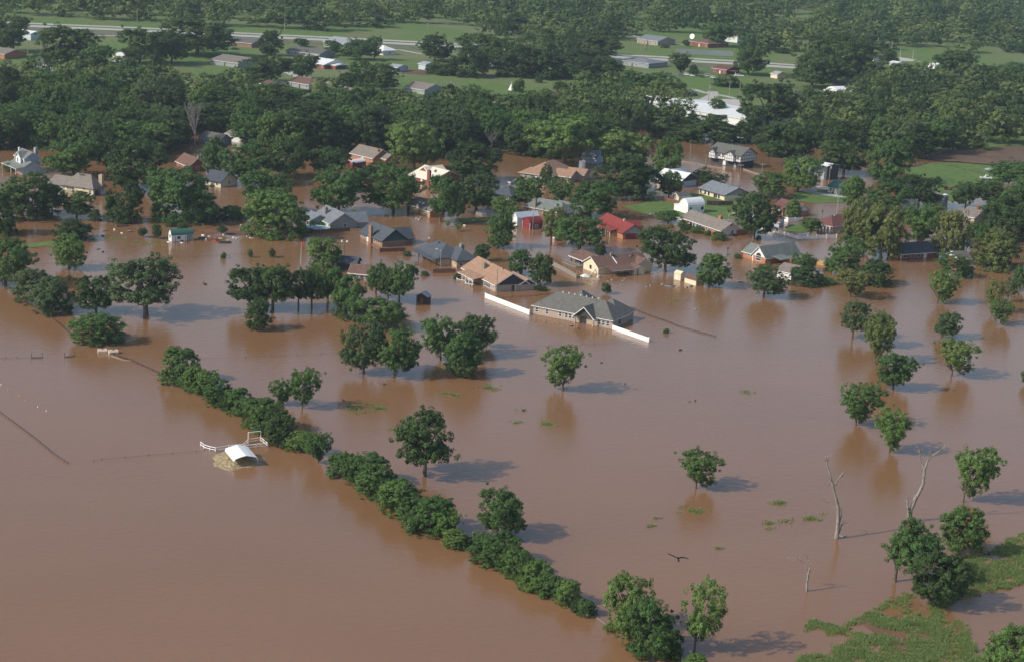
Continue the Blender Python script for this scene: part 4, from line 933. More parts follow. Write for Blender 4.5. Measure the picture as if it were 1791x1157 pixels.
h.chimney(h.L * .5, h.D * .36, .8, .7, 4.0, 5.2); mb = MB(); mb.hexa([(h.L * .5, h.D * .38, 4.62), (h.L * .95, h.D * .38, 2.75), (h.L * .95, h.D * .395, 2.75), (h.L * .5, h.D * .395, 4.62)], [(h.L * .5, h.D * .38, 4.85), (h.L * .95, h.D * .38, 2.95), (h.L * .95, h.D * .395, 2.95), (h.L * .5, h.D * .395, 4.85)]); h.part('roof_flashing', mb, 'trim_white', 'roof')
h.vent(h.L * .6, h.D * .78, 4.2); h.vent(h.L * .65, h.D * .72, 4.1, .3, 'pole_metal'); h.done()

# red roofed house
h = House('house', 'orange brick house with a bright red roof and dark red garage gable', 'house', (1041, 398), (1089, 419), (1126, 418), 'brick_orange', 'shingle_red', 'siding_grey', trim='trim_dark')
h.block(0, h.L, 0, h.D, 2.3, 2.5, 'gx', .5).block(h.L * .1, h.L * .78, -2.6, 1.5, 2.0, .95, 'shed', .3, walls=False).block(h.L * .45, h.L * .7, h.D * .5, h.D + 2, 2.2, 2.3, 'gy', .4)
for i in range(5): h.post(h.L * (.12 + .16 * i), -2.5, 2.0, .1)
h.panel('garage_door', 'r', h.D * .12, -.3, h.D * .75, 2.2, 'door_red', d1=.06); h.panel('door', 'f', h.L * .4, -.3, 1, 2.1, 'trim_white'); h.wins('f', [h.L * .2, h.L * .55], .6, 1.3, 1.1, frame='trim_dark'); h.chimney(h.L * .62, h.D * .45, .9, .7, 4.2, 5.2, 'brick_pale'); h.vent(h.L * .4, h.D * .4, 4.2, .3, 'shingle_red'); h.done()
h = House('shed', 'small red shed with white edges half hidden by the spreading tree', 'shed', (966, 415), (974, 418), (988, 415), 'red_paint', 'red_paint'); h.block(0, h.L, 0, h.D, 2.6, .8, 'gy', .15); h.panel('door', 'f', h.L * .3, 0, .8, 1.8, 'trim_white'); h.done()

# long brick ranch with white garage gable
h = House('house', 'long orange brick ranch with grey roof, white trim and white garage gable', 'house', (1190, 390), (1260.5, 413), (1294, 411), 'brick_orange', 'shingle_taupe', 'siding_white')
h.block(0, h.L, 0, h.D, 2.0, 2.3, 'gx', .55).block(h.L * .58, h.L * .98, h.D - 3, h.D + 6, 2.0, 2.0, 'gy', .4)
h.panel('garage_door', 'r', .5, -.3, h.D * .48, 2.0, 'siding_white', d1=.06); h.panel('door', 'r', h.D * .66, -.3, 1.2, 2.1, 'trim_white'); h.wins('f', [h.L * f for f in (.07, .33, .50, .62, .68, .86)], .5, 1.2, 1.2)
for f in (.23, .31, .39, .47): h.post(h.L * f, -.45, 2.0, .1)
h.panel('porch_panel', 'f', h.L * .2, -.3, h.L * .3, 2.1, 'siding_dark', d1=.03); h.chimney(h.L * .60, h.D * .66, 1.4, .9, 3.0, 4.9, 'brick_orange'); h.vent(h.L * .3, h.D * .45, 4.0); mb = MB(); mb.box(h.L + .06, h.L + .12, h.D * .44, h.D * .56, 3.4, 3.9); h.part('gable_vent', mb, 'trim_dark'); h.done()  # flat dark panel on the front wall behind the porch posts

# white arched barn
h = House('barn', 'white metal barn with a rounded roof and a side lean-to on the lawn', 'barn', (1182, 371.2), (1202.5, 374.5), (1239, 375), 'metal_white', 'metal_white', trim=None)
h.block(0, h.L, 0, h.D, 3.0, 2.3, 'ay').block(-3.2, 0, .2, h.D * .9, 2.2, .1, 'flat', .1)
h.panel('barn_door', 'f', h.L * .36, .02, h.L * .5, 2.6, 'siding_white', d1=.08); h.win('r', h.D * .12, 1.2, .8, 1.0, frame='trim_dark'); h.win('r', h.D * .80, 1.2, 1.0, 1.0, frame='trim_dark'); h.panel('door', 'r', h.D * .46, .02, 1.7, 2.1, 'siding_white', d1=.07); h.done()

# tan walled house with blue grey roof
h = House('house', 'cream brick house with a plain blue grey gable roof behind a dark fence', 'house', (1219.7, 338.5), (1266.6, 351.4), (1314, 349), 'siding_cream', 'shingle_bluegrey', 'siding_grey', trim='trim_dark')
h.block(0, h.L, 0, h.D, 2.1, 2.5, 'gx', .5); h.wins('f', [h.L * f for f in (.04, .22, .36, .66, .76)], .4, .8, 1.5, frame='siding_dark'); h.panel('patio_glass', 'f', h.L * .58, 0, 1.0, 1.9, 'glass'); h.vent(h.L * .35, h.D * .42, 4.2); h.vent(h.L * .72, h.D * .42, 4.2); h.done()
# white roofed house
h = House('house', 'brick house with a white roof and a dark gable beside a dark fence', 'house', (1141, 321), (1191.5, 328), (1228, 325.5), 'brick_red', 'roof_white', 'siding_dark', trim='trim_dark')
h.block(0, h.L, 0, h.D, 2.6, 2.5, 'gx', .4).block(1, h.L * .4, h.D * .4, h.D + 3, 2.6, 2.6, 'gy', .4); h.panel('garage_door', 'r', .6, -.2, h.D - 1.4, 2.3, 'metal_blue', d1=.06); h.panel('white_front', 'f', .3, .3, h.L * .35, 1.9, 'siding_white', d1=.04); h.wins('f', [h.L * .12, h.L * .28], .8, 1, 1, off=-.05); h.done()

# half timbered house
h = House('timbered_house', 'two storey white half timbered house with black beams and grey roof', 'house', (1233, 288), (1293.5, 294.5), (1329, 293.5), 'siding_dark', 'shingle_grey', trim='trim_dark')
L, D = h.L, h.D; up = MB(); up.box(-.7, L + .7, -.7, D + .7, 2.5, 5.25); up.prism([(-.7, 5.25), (D + .7, 5.25), (D / 2, 8.1)], 'x', -.68, L + .68); up2 = [(0.0, L * .22), (L * .56, L * .86)]
h.block(0, L, 0, D, 2.5, .1, 'flat', 0); h.block(-.7, L + .7, -.7, D + .7, 5.3, 3.0, 'gx', .4, walls=False)
for a, b in up2:
    up.box(a, b, -2.0, -.7, 2.5, 5.1); up.prism([(a, 5.1), (b, 5.1), ((a + b) / 2, 6.7)], 'y', -1.98, 1.0); h.block(a, b, -2.0, 3.4, 5.15, 1.7, 'gy', .35, walls=False)
h.part('upper_wall', up, 'siding_white'); bm_ = MB()
def tim(a, b, y, z0, z1, n, peak=None):
    for zz in (z0, (z0 * .6 + z1 * .4), z1 - .16): bm_.box(a, b, y - .04, y, zz, zz + .16)
    for i in range(n + 1):
        x = a + (b - a - .16) * i / n; bm_.box(x, x + .16, y - .045, y - .005, z0, z1)
    if peak:
        m = (a + b) / 2; bm_.box(m - .08, m + .08, y - .045, y - .005, z1, peak - .3); 
        for q in (-1, 1): bm_.hexa([(m + q * (b - a) * .28 - .08, y - .042, z1), (m + q * (b - a) * .28 + .08, y - .042, z1), (m + q * (b - a) * .28 + .08, y - .006, z1), (m + q * (b - a) * .28 - .08, y - .006, z1)], [(m - .08, y - .042, peak - .4), (m + .08, y - .042, peak - .4), (m + .08, y - .006, peak - .4), (m - .08, y - .006, peak - .4)])
tim(-.7, L + .7, -.7, 2.5, 5.2, 14)
for a, b in up2: tim(a, b, -2.0, 2.5, 5.1, 4, 6.6)
n = 9
for i in range(n + 1):
    y = -.7 + (D + 1.24) * i / n; zt = 5.25 + 2.85 * (1 - abs((y + .08) - D / 2) / (D / 2 + .7)) - .05; bm_.box(L + .7, L + .745, y, y + .16, 2.5, zt)
for zz in (2.5, 3.6, 5.1, 6.2): 
    k = max(0, (zz - 5.25) / 2.85); y0, y1 = -.7 + k * (D / 2 + .7), D + .7 - k * (D / 2 + .7); bm_.box(L + .7, L + .75, y0, y1, zz, zz + .16)
h.part('timber_frame', bm_, 'siding_dark'); h.wins('f', [L * .28, L * .40, L * .92], 3.6, 1.1, 1.1, off=-.70, frame='trim_white'); h.panel('white_door', 'f', L * .42, .2, 1.4, 1.9, 'trim_white'); h.panel('door', 'f', L * .8, -.1, 1.1, 1.8, 'metal_grey'); h.vent(L * .6, D * .45, 8.0); h.done()

# blue two storey house
h = House('house', 'pale blue two storey house with white gable windows at the left edge', 'house', (6.7, 297), (32, 306), (77, 304), 'siding_blue', 'shingle_greygreen')
h.block(-.5, h.L - 2.6, 3.5, h.D, 5.3, 2.1, 'gx', .4).block(-.5, h.L, 1.5, h.D - 1, 2.5, 1.9, 'gx', .4).block(-2.2, h.L, -.6, 1.7, 2.1, .6, 'shed', .3, walls=False)
h.block(h.L * .25, h.L * .65, 2.6, 6, 5.4, 1.9, 'gy', .3); h.panel('white_front', 'f', -.3, 3.4, h.L - 2.5, 1.9, 'siding_white', off=3.4, d1=.05); h.panel('white_bay', 'f', h.L * .26, 3.4, h.L * .38, 2.0, 'siding_white', off=2.55, d1=.04)
h.wins('f', [.2], 3.7, .9, 1.3, off=3.35, frame='metal_blue'); h.wins('f', [h.L * .38], 3.7, .9, 1.3, off=2.5, frame='metal_blue'); h.wins('f', [h.L - 4.2], 3.7, .9, 1.3, off=3.35, frame='metal_blue')
h.panel('garage_door', 'r', 2.2, -.4, h.D * .55, 2.0, 'siding_blue', d1=.06)
for i in range(4): h.post(-2.2 + i * (h.L + 2) / 3.2, -.6, 2.1, .09)
h.panel('brick_front', 'f', h.L * .55, -.3, h.L * .42, 2.2, 'brick_pale', off=1.5, d1=.03); h.chimney(1.0, h.D * .45, .6, .6, 6.5, 8.0, 'trim_white'); h.chimney(h.L * .2, h.D + .2, 1.6, 1.0, 5.0, 7.9, 'metal_grey'); h.vent(h.L * .7, 3.0, 3.4); h.done()

# grey hip roofed house on the left
h = House('house', 'cream house with a steep grey hip roof and a tall tan chimney on the left', 'house', (80, 335), (163, 343.5), (183, 340.5), 'siding_cream', 'shingle_taupe', trim='trim_dark')
h.block(h.L * .28, h.L, 0, h.D + 2, 2.35, 4.3, 'hip', .5).block(-1, h.L * .5, .0, 8.5, 2.3, 2.4, 'gx', .5)
h.wins('f', [h.L * f for f in (.50, .90)], .6, 1.0, 1.2); h.panel('white_panel', 'f', h.L * .20, -.3, 1.6, 2.2, 'trim_white'); h.panel('white_panel', 'f', h.L * .33, .9, .8, .8, 'trim_white'); h.panel('porch_panel', 'r', .8, -.3, h.D * .6, 2.3, 'siding_dark'); h.wins('r', [h.D * .6], .5, 1, 1.4, off=.06)  # the dark porch on the right is a flat dark panel
h.chimney(h.L * .93, h.D * .9, 1.4, 1.2, 1.0, 6.6, 'siding_tan'); 
for i in range(3): h.vent(h.L * (.56 + .045 * i), h.D * .48, 6.3, .4)
h.vent(h.L * .4, 1.4, 3.3, .4, 'plastic_white'); h.vent(h.L * .8, 1.2, 3.3, .3); h.done()

# smaller or half hidden houses: label, three wall corners, eave, rise, roof habit, wall, roof, gable, windows on the front
SMALL = [
('brown roofed brick house half hidden behind the wide green tree', (287, 293), (331, 301), (362, 302), 2.2, 2.8, 'gx', 'brick_red', 'shingle_brown', None, 3, 0),
('cream walled house with a blue grey roof by the water gap', (360, 323), (386, 328.5), (410, 322), 2.1, 2.8, 'gx', 'siding_cream', 'shingle_slate', None, 3, 0),
('white walled garage with a pale roof in the flooded wood', (401, 245), (425, 251), (441, 247), 3.0, 1.2, 'gx', 'siding_white', 'shingle_taupe', None, 0, 0),
('low grey roofed house left of the white walled garage', (352, 249), (382, 255), (402, 251), 2.1, 2.2, 'gx', 'siding_grey', 'shingle_grey', None, 2, 0),
('taupe roofed brick house under the tree with black trunk', (612, 277), (652, 286), (684, 283), 2.2, 3.0, 'gx', 'brick_orange', 'shingle_taupe', None, 3, 0),
('brick house with a cream white roof and brick chimney', (729, 315), (756, 326), (797, 317), 2.2, 3.0, 'gx', 'brick_red', 'roof_cream', None, 2, 0),
('tan fronted garage with a taupe roof under the thin trunked tree', (731, 373), (752, 380.5), (778, 379), 2.2, 1.7, 'gx', 'brick_orange', 'shingle_taupe', None, 0, 0),
('low taupe house left of the tan fronted garage', (716, 368), (738, 374), (764, 366), 2.2, 2.0, 'gx', 'siding_dark', 'shingle_taupe', None, 0, 0),
('dark slate roofed house beside the white pickup truck', (858, 346), (894, 354), (918, 347), 2.0, 2.8, 'hip', 'siding_dark', 'shingle_slate', None, 2, 0),
('grey green hip roofed house behind the white metal shed', (910, 373), (986, 385), (1012, 381), 2.2, 3.2, 'hip', 'brick_brown', 'shingle_greygreen', None, 3, 0),
('maroon roofed house with white porch pillars behind the picket fence', (1424, 400), (1455, 408), (1492, 401), 2.3, 2.9, 'hip', 'siding_tan', 'shingle_maroon', None, 0, 0),
('maroon roofed brick house with a white blue gable', (1348, 372), (1391, 379.5), (1420, 378), 2.1, 2.5, 'gx', 'brick_orange', 'shingle_maroon', 'siding_white', 2, 0),
('small white blue garage with a brown roof inside the fence', (1337, 396), (1362, 399), (1372, 393), 2.2, 1.3, 'gx', 'metal_blue', 'shingle_brown', None, 0, 0),
('small cream shed with a tan roof behind the round knotted tree', (1360, 484), (1383, 490), (1406, 483), 2.2, 1.7, 'gx', 'siding_white', 'shingle_taupe', None, 0, 0),
('green roofed house beside the right hand power pole', (1450, 336), (1463, 340), (1484, 336), 2.6, 1.9, 'gx', 'siding_white', 'shingle_green', None, 2, 0),
('pale house glimpsed between trees right of the green roof', (1560, 367), (1573, 371), (1592, 365), 3.0, 1.8, 'gx', 'siding_white', 'roof_white', None, 2, 0),
('grey house with a greenish roof in front of the far lawn', (1626, 364), (1645, 367), (1652, 362), 3.4, 1.5, 'gx', 'siding_grey', 'shingle_greygreen', None, 0, 0),
('blue grey and tan roofed house with brick chimney on the right', (1680, 386), (1703, 391), (1726, 383), 2.2, 2.4, 'gx', 'siding_tan', 'shingle_taupe', None, 2, 0),
('blue gabled house glimpsed behind the light tree', (1018, 284), (1043, 287), (1054, 282), 2.4, 2.4, 'gx', 'siding_blue', 'shingle_bluegrey', 'siding_blue', 0, 0),
('brown roofed house sunk beside the dark row of trees', (612, 487), (650, 492), (656, 484), 2.0, 1.8, 'gx', 'siding_grey', 'shingle_brown', None, 2, 0),
('dark slate shed roof behind the brown roofed house in the trees', (590, 469), (622, 473), (626, 466), 2.0, 1.4, 'gx', 'siding_dark', 'shingle_slate', None, 0, 0),
('long low dark house with a white garage before the highway', (497, 98), (558, 104), (588, 101), 2.6, 2.0, 'gx', 'siding_grey', 'shingle_grey', None, 5, .35),
('brick house with a bright white roof on the mown lawn', (545, 117.5), (567, 122.5), (592, 118), 2.6, 2.2, 'gx', 'brick_red', 'roof_white', 'siding_white', 2, .35),
('brick ranch house with blue white gable on the lawn', (576.8, 166), (613.8, 175.6), (643, 174), 2.5, 2.1, 'gx', 'brick_orange', 'shingle_taupe', 'siding_blue', 3, .35),
('house with a pale corner porch by the highway', (658, 94), (670, 98), (686, 96), 2.6, 2.6, 'hip', 'siding_white', 'roof_white', None, 2, .35),
('large building with a pale grey roof along the highway', (574, 82), (604, 87), (624, 81), 3.0, 2.5, 'gx', 'siding_grey', 'metal_grey', None, 0, .35),
('brown roofed house with a white gable behind a dark fence', (508, 152), (540, 158), (568, 155), 2.5, 2.2, 'gx', 'siding_grey', 'shingle_brown', 'siding_white', 2, .35),
('brown roof seen over the trees below the ranch house', (543, 187), (584, 193), (626, 189), 2.4, 2.2, 'gx', 'brick_red', 'shingle_brown', None, 0, 0),
('grey brown roof seen over the trees in the middle wood', (715, 161), (742, 167), (768, 162), 2.4, 2.4, 'gx', 'siding_grey', 'shingle_taupe', None, 0, .35),
('white house tucked into the dark grove', (864, 117), (886, 121), (898, 118), 3.0, 2.0, 'gx', 'siding_white', 'shingle_taupe', None, 2, .35),
('tan brick house with blue roof beyond the highway', (1124, 76), (1150, 81), (1165, 77), 3.0, 2.4, 'gx', 'brick_pale', 'shingle_bluegrey', None, 4, .35),
('brown roofed house beside a round white dish', (1214, 80), (1238, 85), (1262, 82), 2.8, 2.4, 'hip', 'brick_red', 'shingle_brown', None, 2, .35),
('tall white barn with a red roof at the forest edge', (1271, 73), (1289, 76), (1298, 73), 5.0, 1.5, 'gx', 'siding_white', 'red_paint', None, 0, .35),
('long house with a pale blue metal roof below the highway', (1078, 113), (1134, 121), (1163, 117), 2.8, 2.0, 'hip', 'siding_grey', 'shingle_bluegrey', None, 4, .35),
('dark roofed house with an attached white carport', (1248, 128), (1270, 131.5), (1286, 128), 2.8, 1.6, 'gx', 'brick_red', 'shingle_maroon', None, 2, .35),
('white walled shed by the huge dark tree on the left', (43, 68), (54, 72), (60, 69), 4.0, 1.0, 'gx', 'metal_blue', 'metal_white', None, 0, .35),
('low house with a sagging grey roof on the left', (58, 121), (84, 124), (98, 119), 2.6, 2.0, 'gx', 'siding_grey', 'shingle_grey', None, 0, .35),
('small house with two grey roofs and a parked dark car', (65.6, 131), (91, 137), (102, 133), 2.7, 1.8, 'gx', 'siding_cream', 'shingle_bluegrey', None, 3, .35),
('taupe and brick house cut by the left edge', (-20, 98), (8, 105), (26, 99), 2.7, 2.0, 'gx', 'brick_orange', 'shingle_taupe', None, 0, .35),
('dark red roofed house cut by the left edge', (-20, 80), (2, 83), (12, 79), 2.7, 2.0, 'gx', 'brick_red', 'shingle_maroon', None, 0, .35),
('house with a bright white roof hidden in the left trees', (230, 142), (266, 146), (282, 142), 2.6, 1.4, 'gx', 'siding_cream', 'roof_white', None, 0, .35),
('small shed with pink wall and white roof in the left trees', (205, 104), (214, 107), (236, 103), 2.4, 1.2, 'gx', 'siding_cream', 'roof_white', None, 0, .35),
('dark blue shed in the left trees', (188, 115), (206, 118), (214, 113), 2.6, .8, 'gx', 'siding_dark', 'metal_blue', None, 0, .35),
('taupe roofed house below the broad dark trees', (375, 113), (416, 120), (452, 114), 2.5, 2.3, 'gx', 'siding_grey', 'shingle_taupe', None, 2, .35),
('grey roofed building between the highway and a broad tree', (400, 80), (440, 85), (458, 80), 2.6, 2.2, 'gx', 'brick_brown', 'shingle_grey', None, 0, .35),
('dark roofed house under the right highway', (1530, 144), (1548, 148), (1563, 144), 2.7, 2.2, 'gx', 'brick_pale', 'shingle_brown', None, 2, .35),
('small white house right of the dark roofed one by the highway', (1598, 146), (1608, 149), (1624, 145), 2.6, 1.4, 'gx', 'brick_red', 'roof_white', None, 0, .35),
('tiny white shed on the field by the highway', (1558, 116.5), (1568, 118.5), (1574, 116.5), 2.4, .8, 'gx', 'siding_white', 'roof_white', None, 0, .35),
('white open canopy stand by the ball field', (1627, 121.5), (1634, 123.3), (1640, 121.5), 2.8, 1.2, 'gx', 'siding_white', 'roof_white', None, 0, .35),
('small white shed left of the giant dark tree', (1354, 137), (1359, 139), (1365, 137), 2.6, 1.4, 'gx', 'siding_cream', 'metal_grey', None, 0, .35),
('pale block by the ball field behind the round tree', (1521, 106), (1528, 108), (1534, 105), 3.6, 1.0, 'gx', 'siding_white', 'metal_grey', None, 0, .35),
('red brick house roof peeping over the giant tree', (1450, 86), (1458, 88), (1466, 86), 3.0, 1.5, 'gx', 'brick_orange', 'shingle_tan', None, 0, .35),
('little grey shed beside the dark car on the lawn', (686, 125), (695, 127.5), (699, 124), 2.6, 1.0, 'gx', 'metal_blue', 'metal_grey', None, 0, .35),
('little blue white shed beside the dark grove', (738, 122), (744, 124), (750, 121), 3.2, 1.0, 'gx', 'metal_blue', 'metal_grey', None, 0, .35),
('small pale shed in the trees left of the brown roof', (457, 156), (466, 158), (489, 153), 2.6, 1.2, 'gx', 'siding_cream', 'shingle_brown', None, 0, .35),
('red and white little shed in front of the taupe roof', (609, 293), (616, 296), (628, 291), 2.2, 1.0, 'ay', 'red_paint', 'metal_white', None, 0, 0),
('small shed with grey roof beside the brown plank fence', (1179, 348.5), (1187, 351), (1205, 349), 1.6, 1.0, 'gy', 'siding_cream', 'shingle_grey', None, 0, 0),
]
for (lb, A, B, C, e, r, kd, wm, rm, gm, nw, z0) in SMALL:
    sh = any(q in lb for q in ('shed', 'garage ', 'barn')) and 'house' not in lb.split(' ')[:5]
    nm = 'barn' if 'barn' in lb[:12] else 'garage' if 'garage' in lb[:24] and 'house' not in lb else 'shed' if sh else 'house'
    h = House(nm, lb, nm, A, B, C, wm, rm, gm, trim='trim_white' if rm not in ('shingle_slate', 'shingle_green') else 'trim_dark', z0=z0)
    h.block(0, h.L, 0, h.D, e, r, kd, .45)
    if nw: h.wins('f', spread(h.L, nw), .8, 1.0, 1.1); h.panel('door', 'f', h.L * .5, -.2, .95, 2.1, 'door_brown' if wm not in ('brick_red', 'brick_orange') else 'trim_white')
    if nw > 1: h.vent(h.L * .6, h.D * .4, e + r * .75)
    if nw > 1 and h.D > 5: h.wins('r', [h.D * .45], .8, 1.0, 1.1)
    if 'brown roofed brick house half' in lb: h.chimney(h.L * .85, h.D * .6, 1.0, .8, e + r * .6, e + r + .7, 'brick_pale')
    if 'cream white roof' in lb:
        h.chimney(h.L * .80, -.5, 1.4, .9, -.5, 5.6, 'brick_red'); h.block(-.5, h.L * .6, h.D * .25, h.D * .8, 2.6, 2.9, 'gy', .4)
        h.block(-4.5, 1.5, -2.5, 3.0, 2.0, .3, 'flat', .2, walls=False); [h.post(x, -2.4, 2.0) for x in (-4.3, -1.6, 1.2)]
    if 'taupe roofed brick' in lb: h.chimney(h.L * .9, h.D * .3, 1.1, .8, 3, 5.2, 'brick_brown'); h.block(h.L - 3, h.L + 4, h.D - 6, h.D, 2.1, 1.7, 'gx', .4)
    if 'grey green hip' in lb: h.chimney(h.L * .22, -.3, 1.3, .9, -.5, 5.4); h.block(h.L * .5, h.L + 2, h.D - 2, h.D + 6, 2.0, 2.4, 'gx', .5)
    if 'porch pillars' in lb: [h.post(h.L * (.25 + .17 * i), -.6, 2.3, .22) for i in range(5)]; h.block(.5, h.L, -.9, 1.2, 2.15, .3, 'shed', .1, walls=False); h.vent(h.L * .5, h.D * .4, 4.8, .5, 'plastic_white')
    if 'white blue gable' in lb: h.block(2, h.L * .55, -3.5, 3, 2.0, 1.3, 'gx', .3, walls=False); [h.post(2 + i * 2.4, -3.4, 2.0, .12, 'siding_tan') for i in range(4)]; h.vent(h.L * .55, h.D * .4, 4.3, .25, 'pole_metal')
    if 'tan fronted' in lb: h.panel('front_panel', 'f', h.L * .18, -.3, h.L * .78, 2.3, 'siding_tan')
    if 'attached white carport' in lb: h.block(h.L + .3, h.L + 6, 1, 6, 2.2, .1, 'flat', .2, walls=False); h.post(h.L + 5.6, 1.2, 2.2); h.post(h.L + 5.6, 5.8, 2.2)
    if 'corner porch' in lb: [h.post(h.L * i / 3, -1.5, 2.3) for i in range(4)]; h.block(0, h.L, -1.6, .4, 2.2, .4, 'shed', .3, walls=False)
    if 'white garage before' in lb: h.panel('garage_door', 'f', h.L - 7, .0, 5.5, 2.3, 'trim_white', d1=.06)
    if 'brick ranch house with' in lb: h.panel('porch_panel', 'f', h.L * .3, 0, h.L * .3, 2.3, 'siding_dark'); h.block(h.L * .1, h.L * .55, -2, .4, 2.1, .35, 'shed', .2, walls=False); h.panel('door', 'f', h.L * .88, 0, 1.4, 2.2, 'trim_white', d1=.06)  # flat dark panel on the wall at the porch
    if 'bright white roof on' in lb: h.block(h.L - .3, h.L + 4.5, h.D * .25, h.D * .85, 2.2, .6, 'gx', .2); h.panel('porch_panel', 'r', h.D * .35, .1, h.D * .4, 2.0, 'siding_dark', off=4.5)  # flat dark panel on the end of the side block
    if 'blue grey and tan' in lb: h.chimney(h.L * .6, h.D * .4, .9, .8, 3.5, 5.4, 'brick_red')
    if 'two grey roofs' in lb: h.block(h.L * .5, h.L + 1, -1.5, h.D * .6, 2.4, 1.2, 'gx', .4); h.panel('garage_door', 'f', h.L - 3.5, 0, 3.2, 2.1, 'trim_white', off=-1.5)
    h.done()

# tan roofed hip house with its long wing
h = House('house', 'house with a tall tan hip roof and a long low tan wing', 'house', (914, 312), (963, 319), (986, 311), 'brick_pale', 'shingle_tan')
h.block(0, h.L, 1.5, h.D + 8, 2.2, 4.2, 'hip', .6).block(-1.0, h.L * .85, 0, 6, 2.2, 2.2, 'hip', .6).block(h.L - 1, h.L + 6, 5, 13, 2.2, 2.0, 'gx', .5); h.panel('garage_door', 'f', h.L * .45, -.2, 4.5, 2.0, 'trim_white'); h.wins('f', [1, 3.5], .7, 1, 1.1); h.done()
h = House('house', 'low tan roofed wing beside the white tank behind the full tree', 'house', (990, 313), (1020, 316.5), (1030, 312), 'siding_tan', 'shingle_tan'); h.block(0, h.L, 0, 8, 2.4, 1.6, 'gx', .5); h.panel('garage_door', 'f', h.L * .4, -.2, h.L * .5, 2.1, 'siding_tan'); h.wins('f', [1.0], .8, 1, 1); h.panel('corner_board', 'f', h.L * .3, -.3, .3, 2.4, 'trim_white', d1=.1); h.done()
# grey gabled brick house at the right of the street
h = House('house', 'brick house with white front gable, arched window and long grey roof', 'house', (1289, 451.8), (1338, 462), (1408, 457), 'brick_orange', 'shingle_greygreen', 'siding_white')
h.block(h.L * .46, h.L, 0, h.D, 2.2, 2.9, 'gy', .5).block(0, h.L * .6, 1.0, 8.5, 2.1, 2.2, 'gx', .5); h.wins('f', [h.L * .18, h.L * .3], 1.0, 1.1, .7, off=1.0)
h.win('f', h.L * .62, .6, h.L * .2, 1.5); mb = MB(); mb.prism([(h.L * .62 + h.L * .2 * (.5 + .5 * math.cos(t)), 2.1 + 1.0 * math.sin(t)) for t in [math.pi * i / 8 for i in range(9)]], 'y', -.08, 0); h.part('arched_window', mb, 'glass')
h.block(h.L, h.L + 3.5, 3, h.D * .5, 1.8, .5, 'shedx', .3, walls=False); h.block(h.L + .4, h.L + 4.5, h.D * .45, h.D * .8, 1.6, .1, 'flat', .1); h.panel('corner_board', 'f', h.L * .47, -.3, .35, 2.3, 'trim_white', d1=.06); h.done()
# red brick house standing broadside
h = House('house', 'long dark red brick house standing broadside among the right trees', 'house', (1544, 448), (1573, 454), (1682, 457), 'brick_red', 'shingle_slate', 'siding_white')
h.block(0, h.L, 0, h.D * .78, 2.1, 2.6, 'gy', .5); h.wins('r', [h.D * f for f in (.07, .22, .34)], .5, 1.5, 1.1); h.panel('door', 'r', h.D * .47, -.3, 1.0, 2.1, 'trim_white'); h.panel('door', 'r', h.D * .51, -.3, .5, 2.1, 'trim_white'); h.wins('f', [h.L * .3, h.L * .65], .5, 1.2, 1.2); h.chimney(h.L * .45, h.D * .48, 1.1, 1.0, 4.3, 5.6, 'brick_red'); h.post(h.L + .5, .2, 2.1, .1); h.vent(h.L * .55, h.D * .08, 4.5); h.done()
h = House('garage', 'red brick garage with a grey white roof beside the broadside house', 'garage', (1654, 456), (1660, 458), (1683, 458), 'brick_red', 'shingle_grey', 'siding_white'); h.block(0, h.L + 5, 0, h.D, 2.2, 1.7, 'gy', .4); h.panel('side_door', 'r', .4, -.2, .9, 2, 'door_red', off=5); h.done()
# sheds
h = House('shed', 'white metal shed with a pale blue roof behind the red barn shed', 'shed', (894, 393), (904, 395.5), (946, 394.5), 'metal_white', 'metal_blue'); h.block(0, h.L, 0, h.D, 2.9, 1.5, 'gy', .2); h.panel('shed_door', 'f', h.L * .3, 0, h.L * .4, 2.2, 'metal_white', d1=.08); h.done()
h = House('shed', 'small red barn shaped shed with a rounded roof in the street water', 'shed', (914.7, 397), (927, 401.5), (948, 399.5), 'red_paint', 'red_paint', trim=None); h.block(0, h.L, 0, h.D, 1.9, 1.9, 'ay'); h.win('r', h.D * .4, .5, 1.1, .9); mb = MB(); mb.box(-.05, .05, -.14, -.02, 0, 2.2); mb.box(h.L - .05, h.L + .05, -.14, -.02, 0, 2.2); h.part('corner_board', mb, 'trim_white'); h.done()
h = House('shed', 'white shed with a dark green barn roof and brown double door', 'shed', (291, 420.5), (300, 423), (341, 423), 'siding_white', 'shingle_green', trim=None); h.block(0, h.L, 0, h.D, 1.9, 1.7, 'ay'); h.win('f', h.L * .4, 1.1, .6, .8, frame='trim_dark'); h.win('r', h.D * .28, .8, .8, .7, frame='trim_dark'); h.panel('double_door', 'r', h.D * .70, .0, 1.9, 1.8, 'trim_dark'); h.panel('door_leaf', 'r', h.D * .70 + .12, .1, .72, 1.6, 'siding_grey', d1=.08); h.panel('door_leaf', 'r', h.D * .70 + 1.0, .1, .72, 1.6, 'siding_grey', d1=.08); h.done()
h = House('shed', 'small dark plank shed with a pale tin roof alone in water', 'shed', (726.5, 531.5), (747, 532.5), (758, 530), 'wood_dark', 'metal_grey', trim=None); h.block(0, h.L, 0, h.D, 2.1, .9, 'gy', .25); h.panel('shed_door', 'f', h.L * .35, -.2, .9, 1.8, 'wood_brown'); h.done()
h = House('shed', 'small cream garden shed with a brown roof beside the conical tree', 'shed', (1193, 494.5), (1217, 500), (1233, 499), 'siding_cream', 'shingle_brown', trim=None); h.block(0, h.L, 0, h.D, 1.6, .8, 'gx', .2); h.panel('shed_door', 'r', .4, -.2, 1.0, 1.5, 'siding_grey'); h.done()
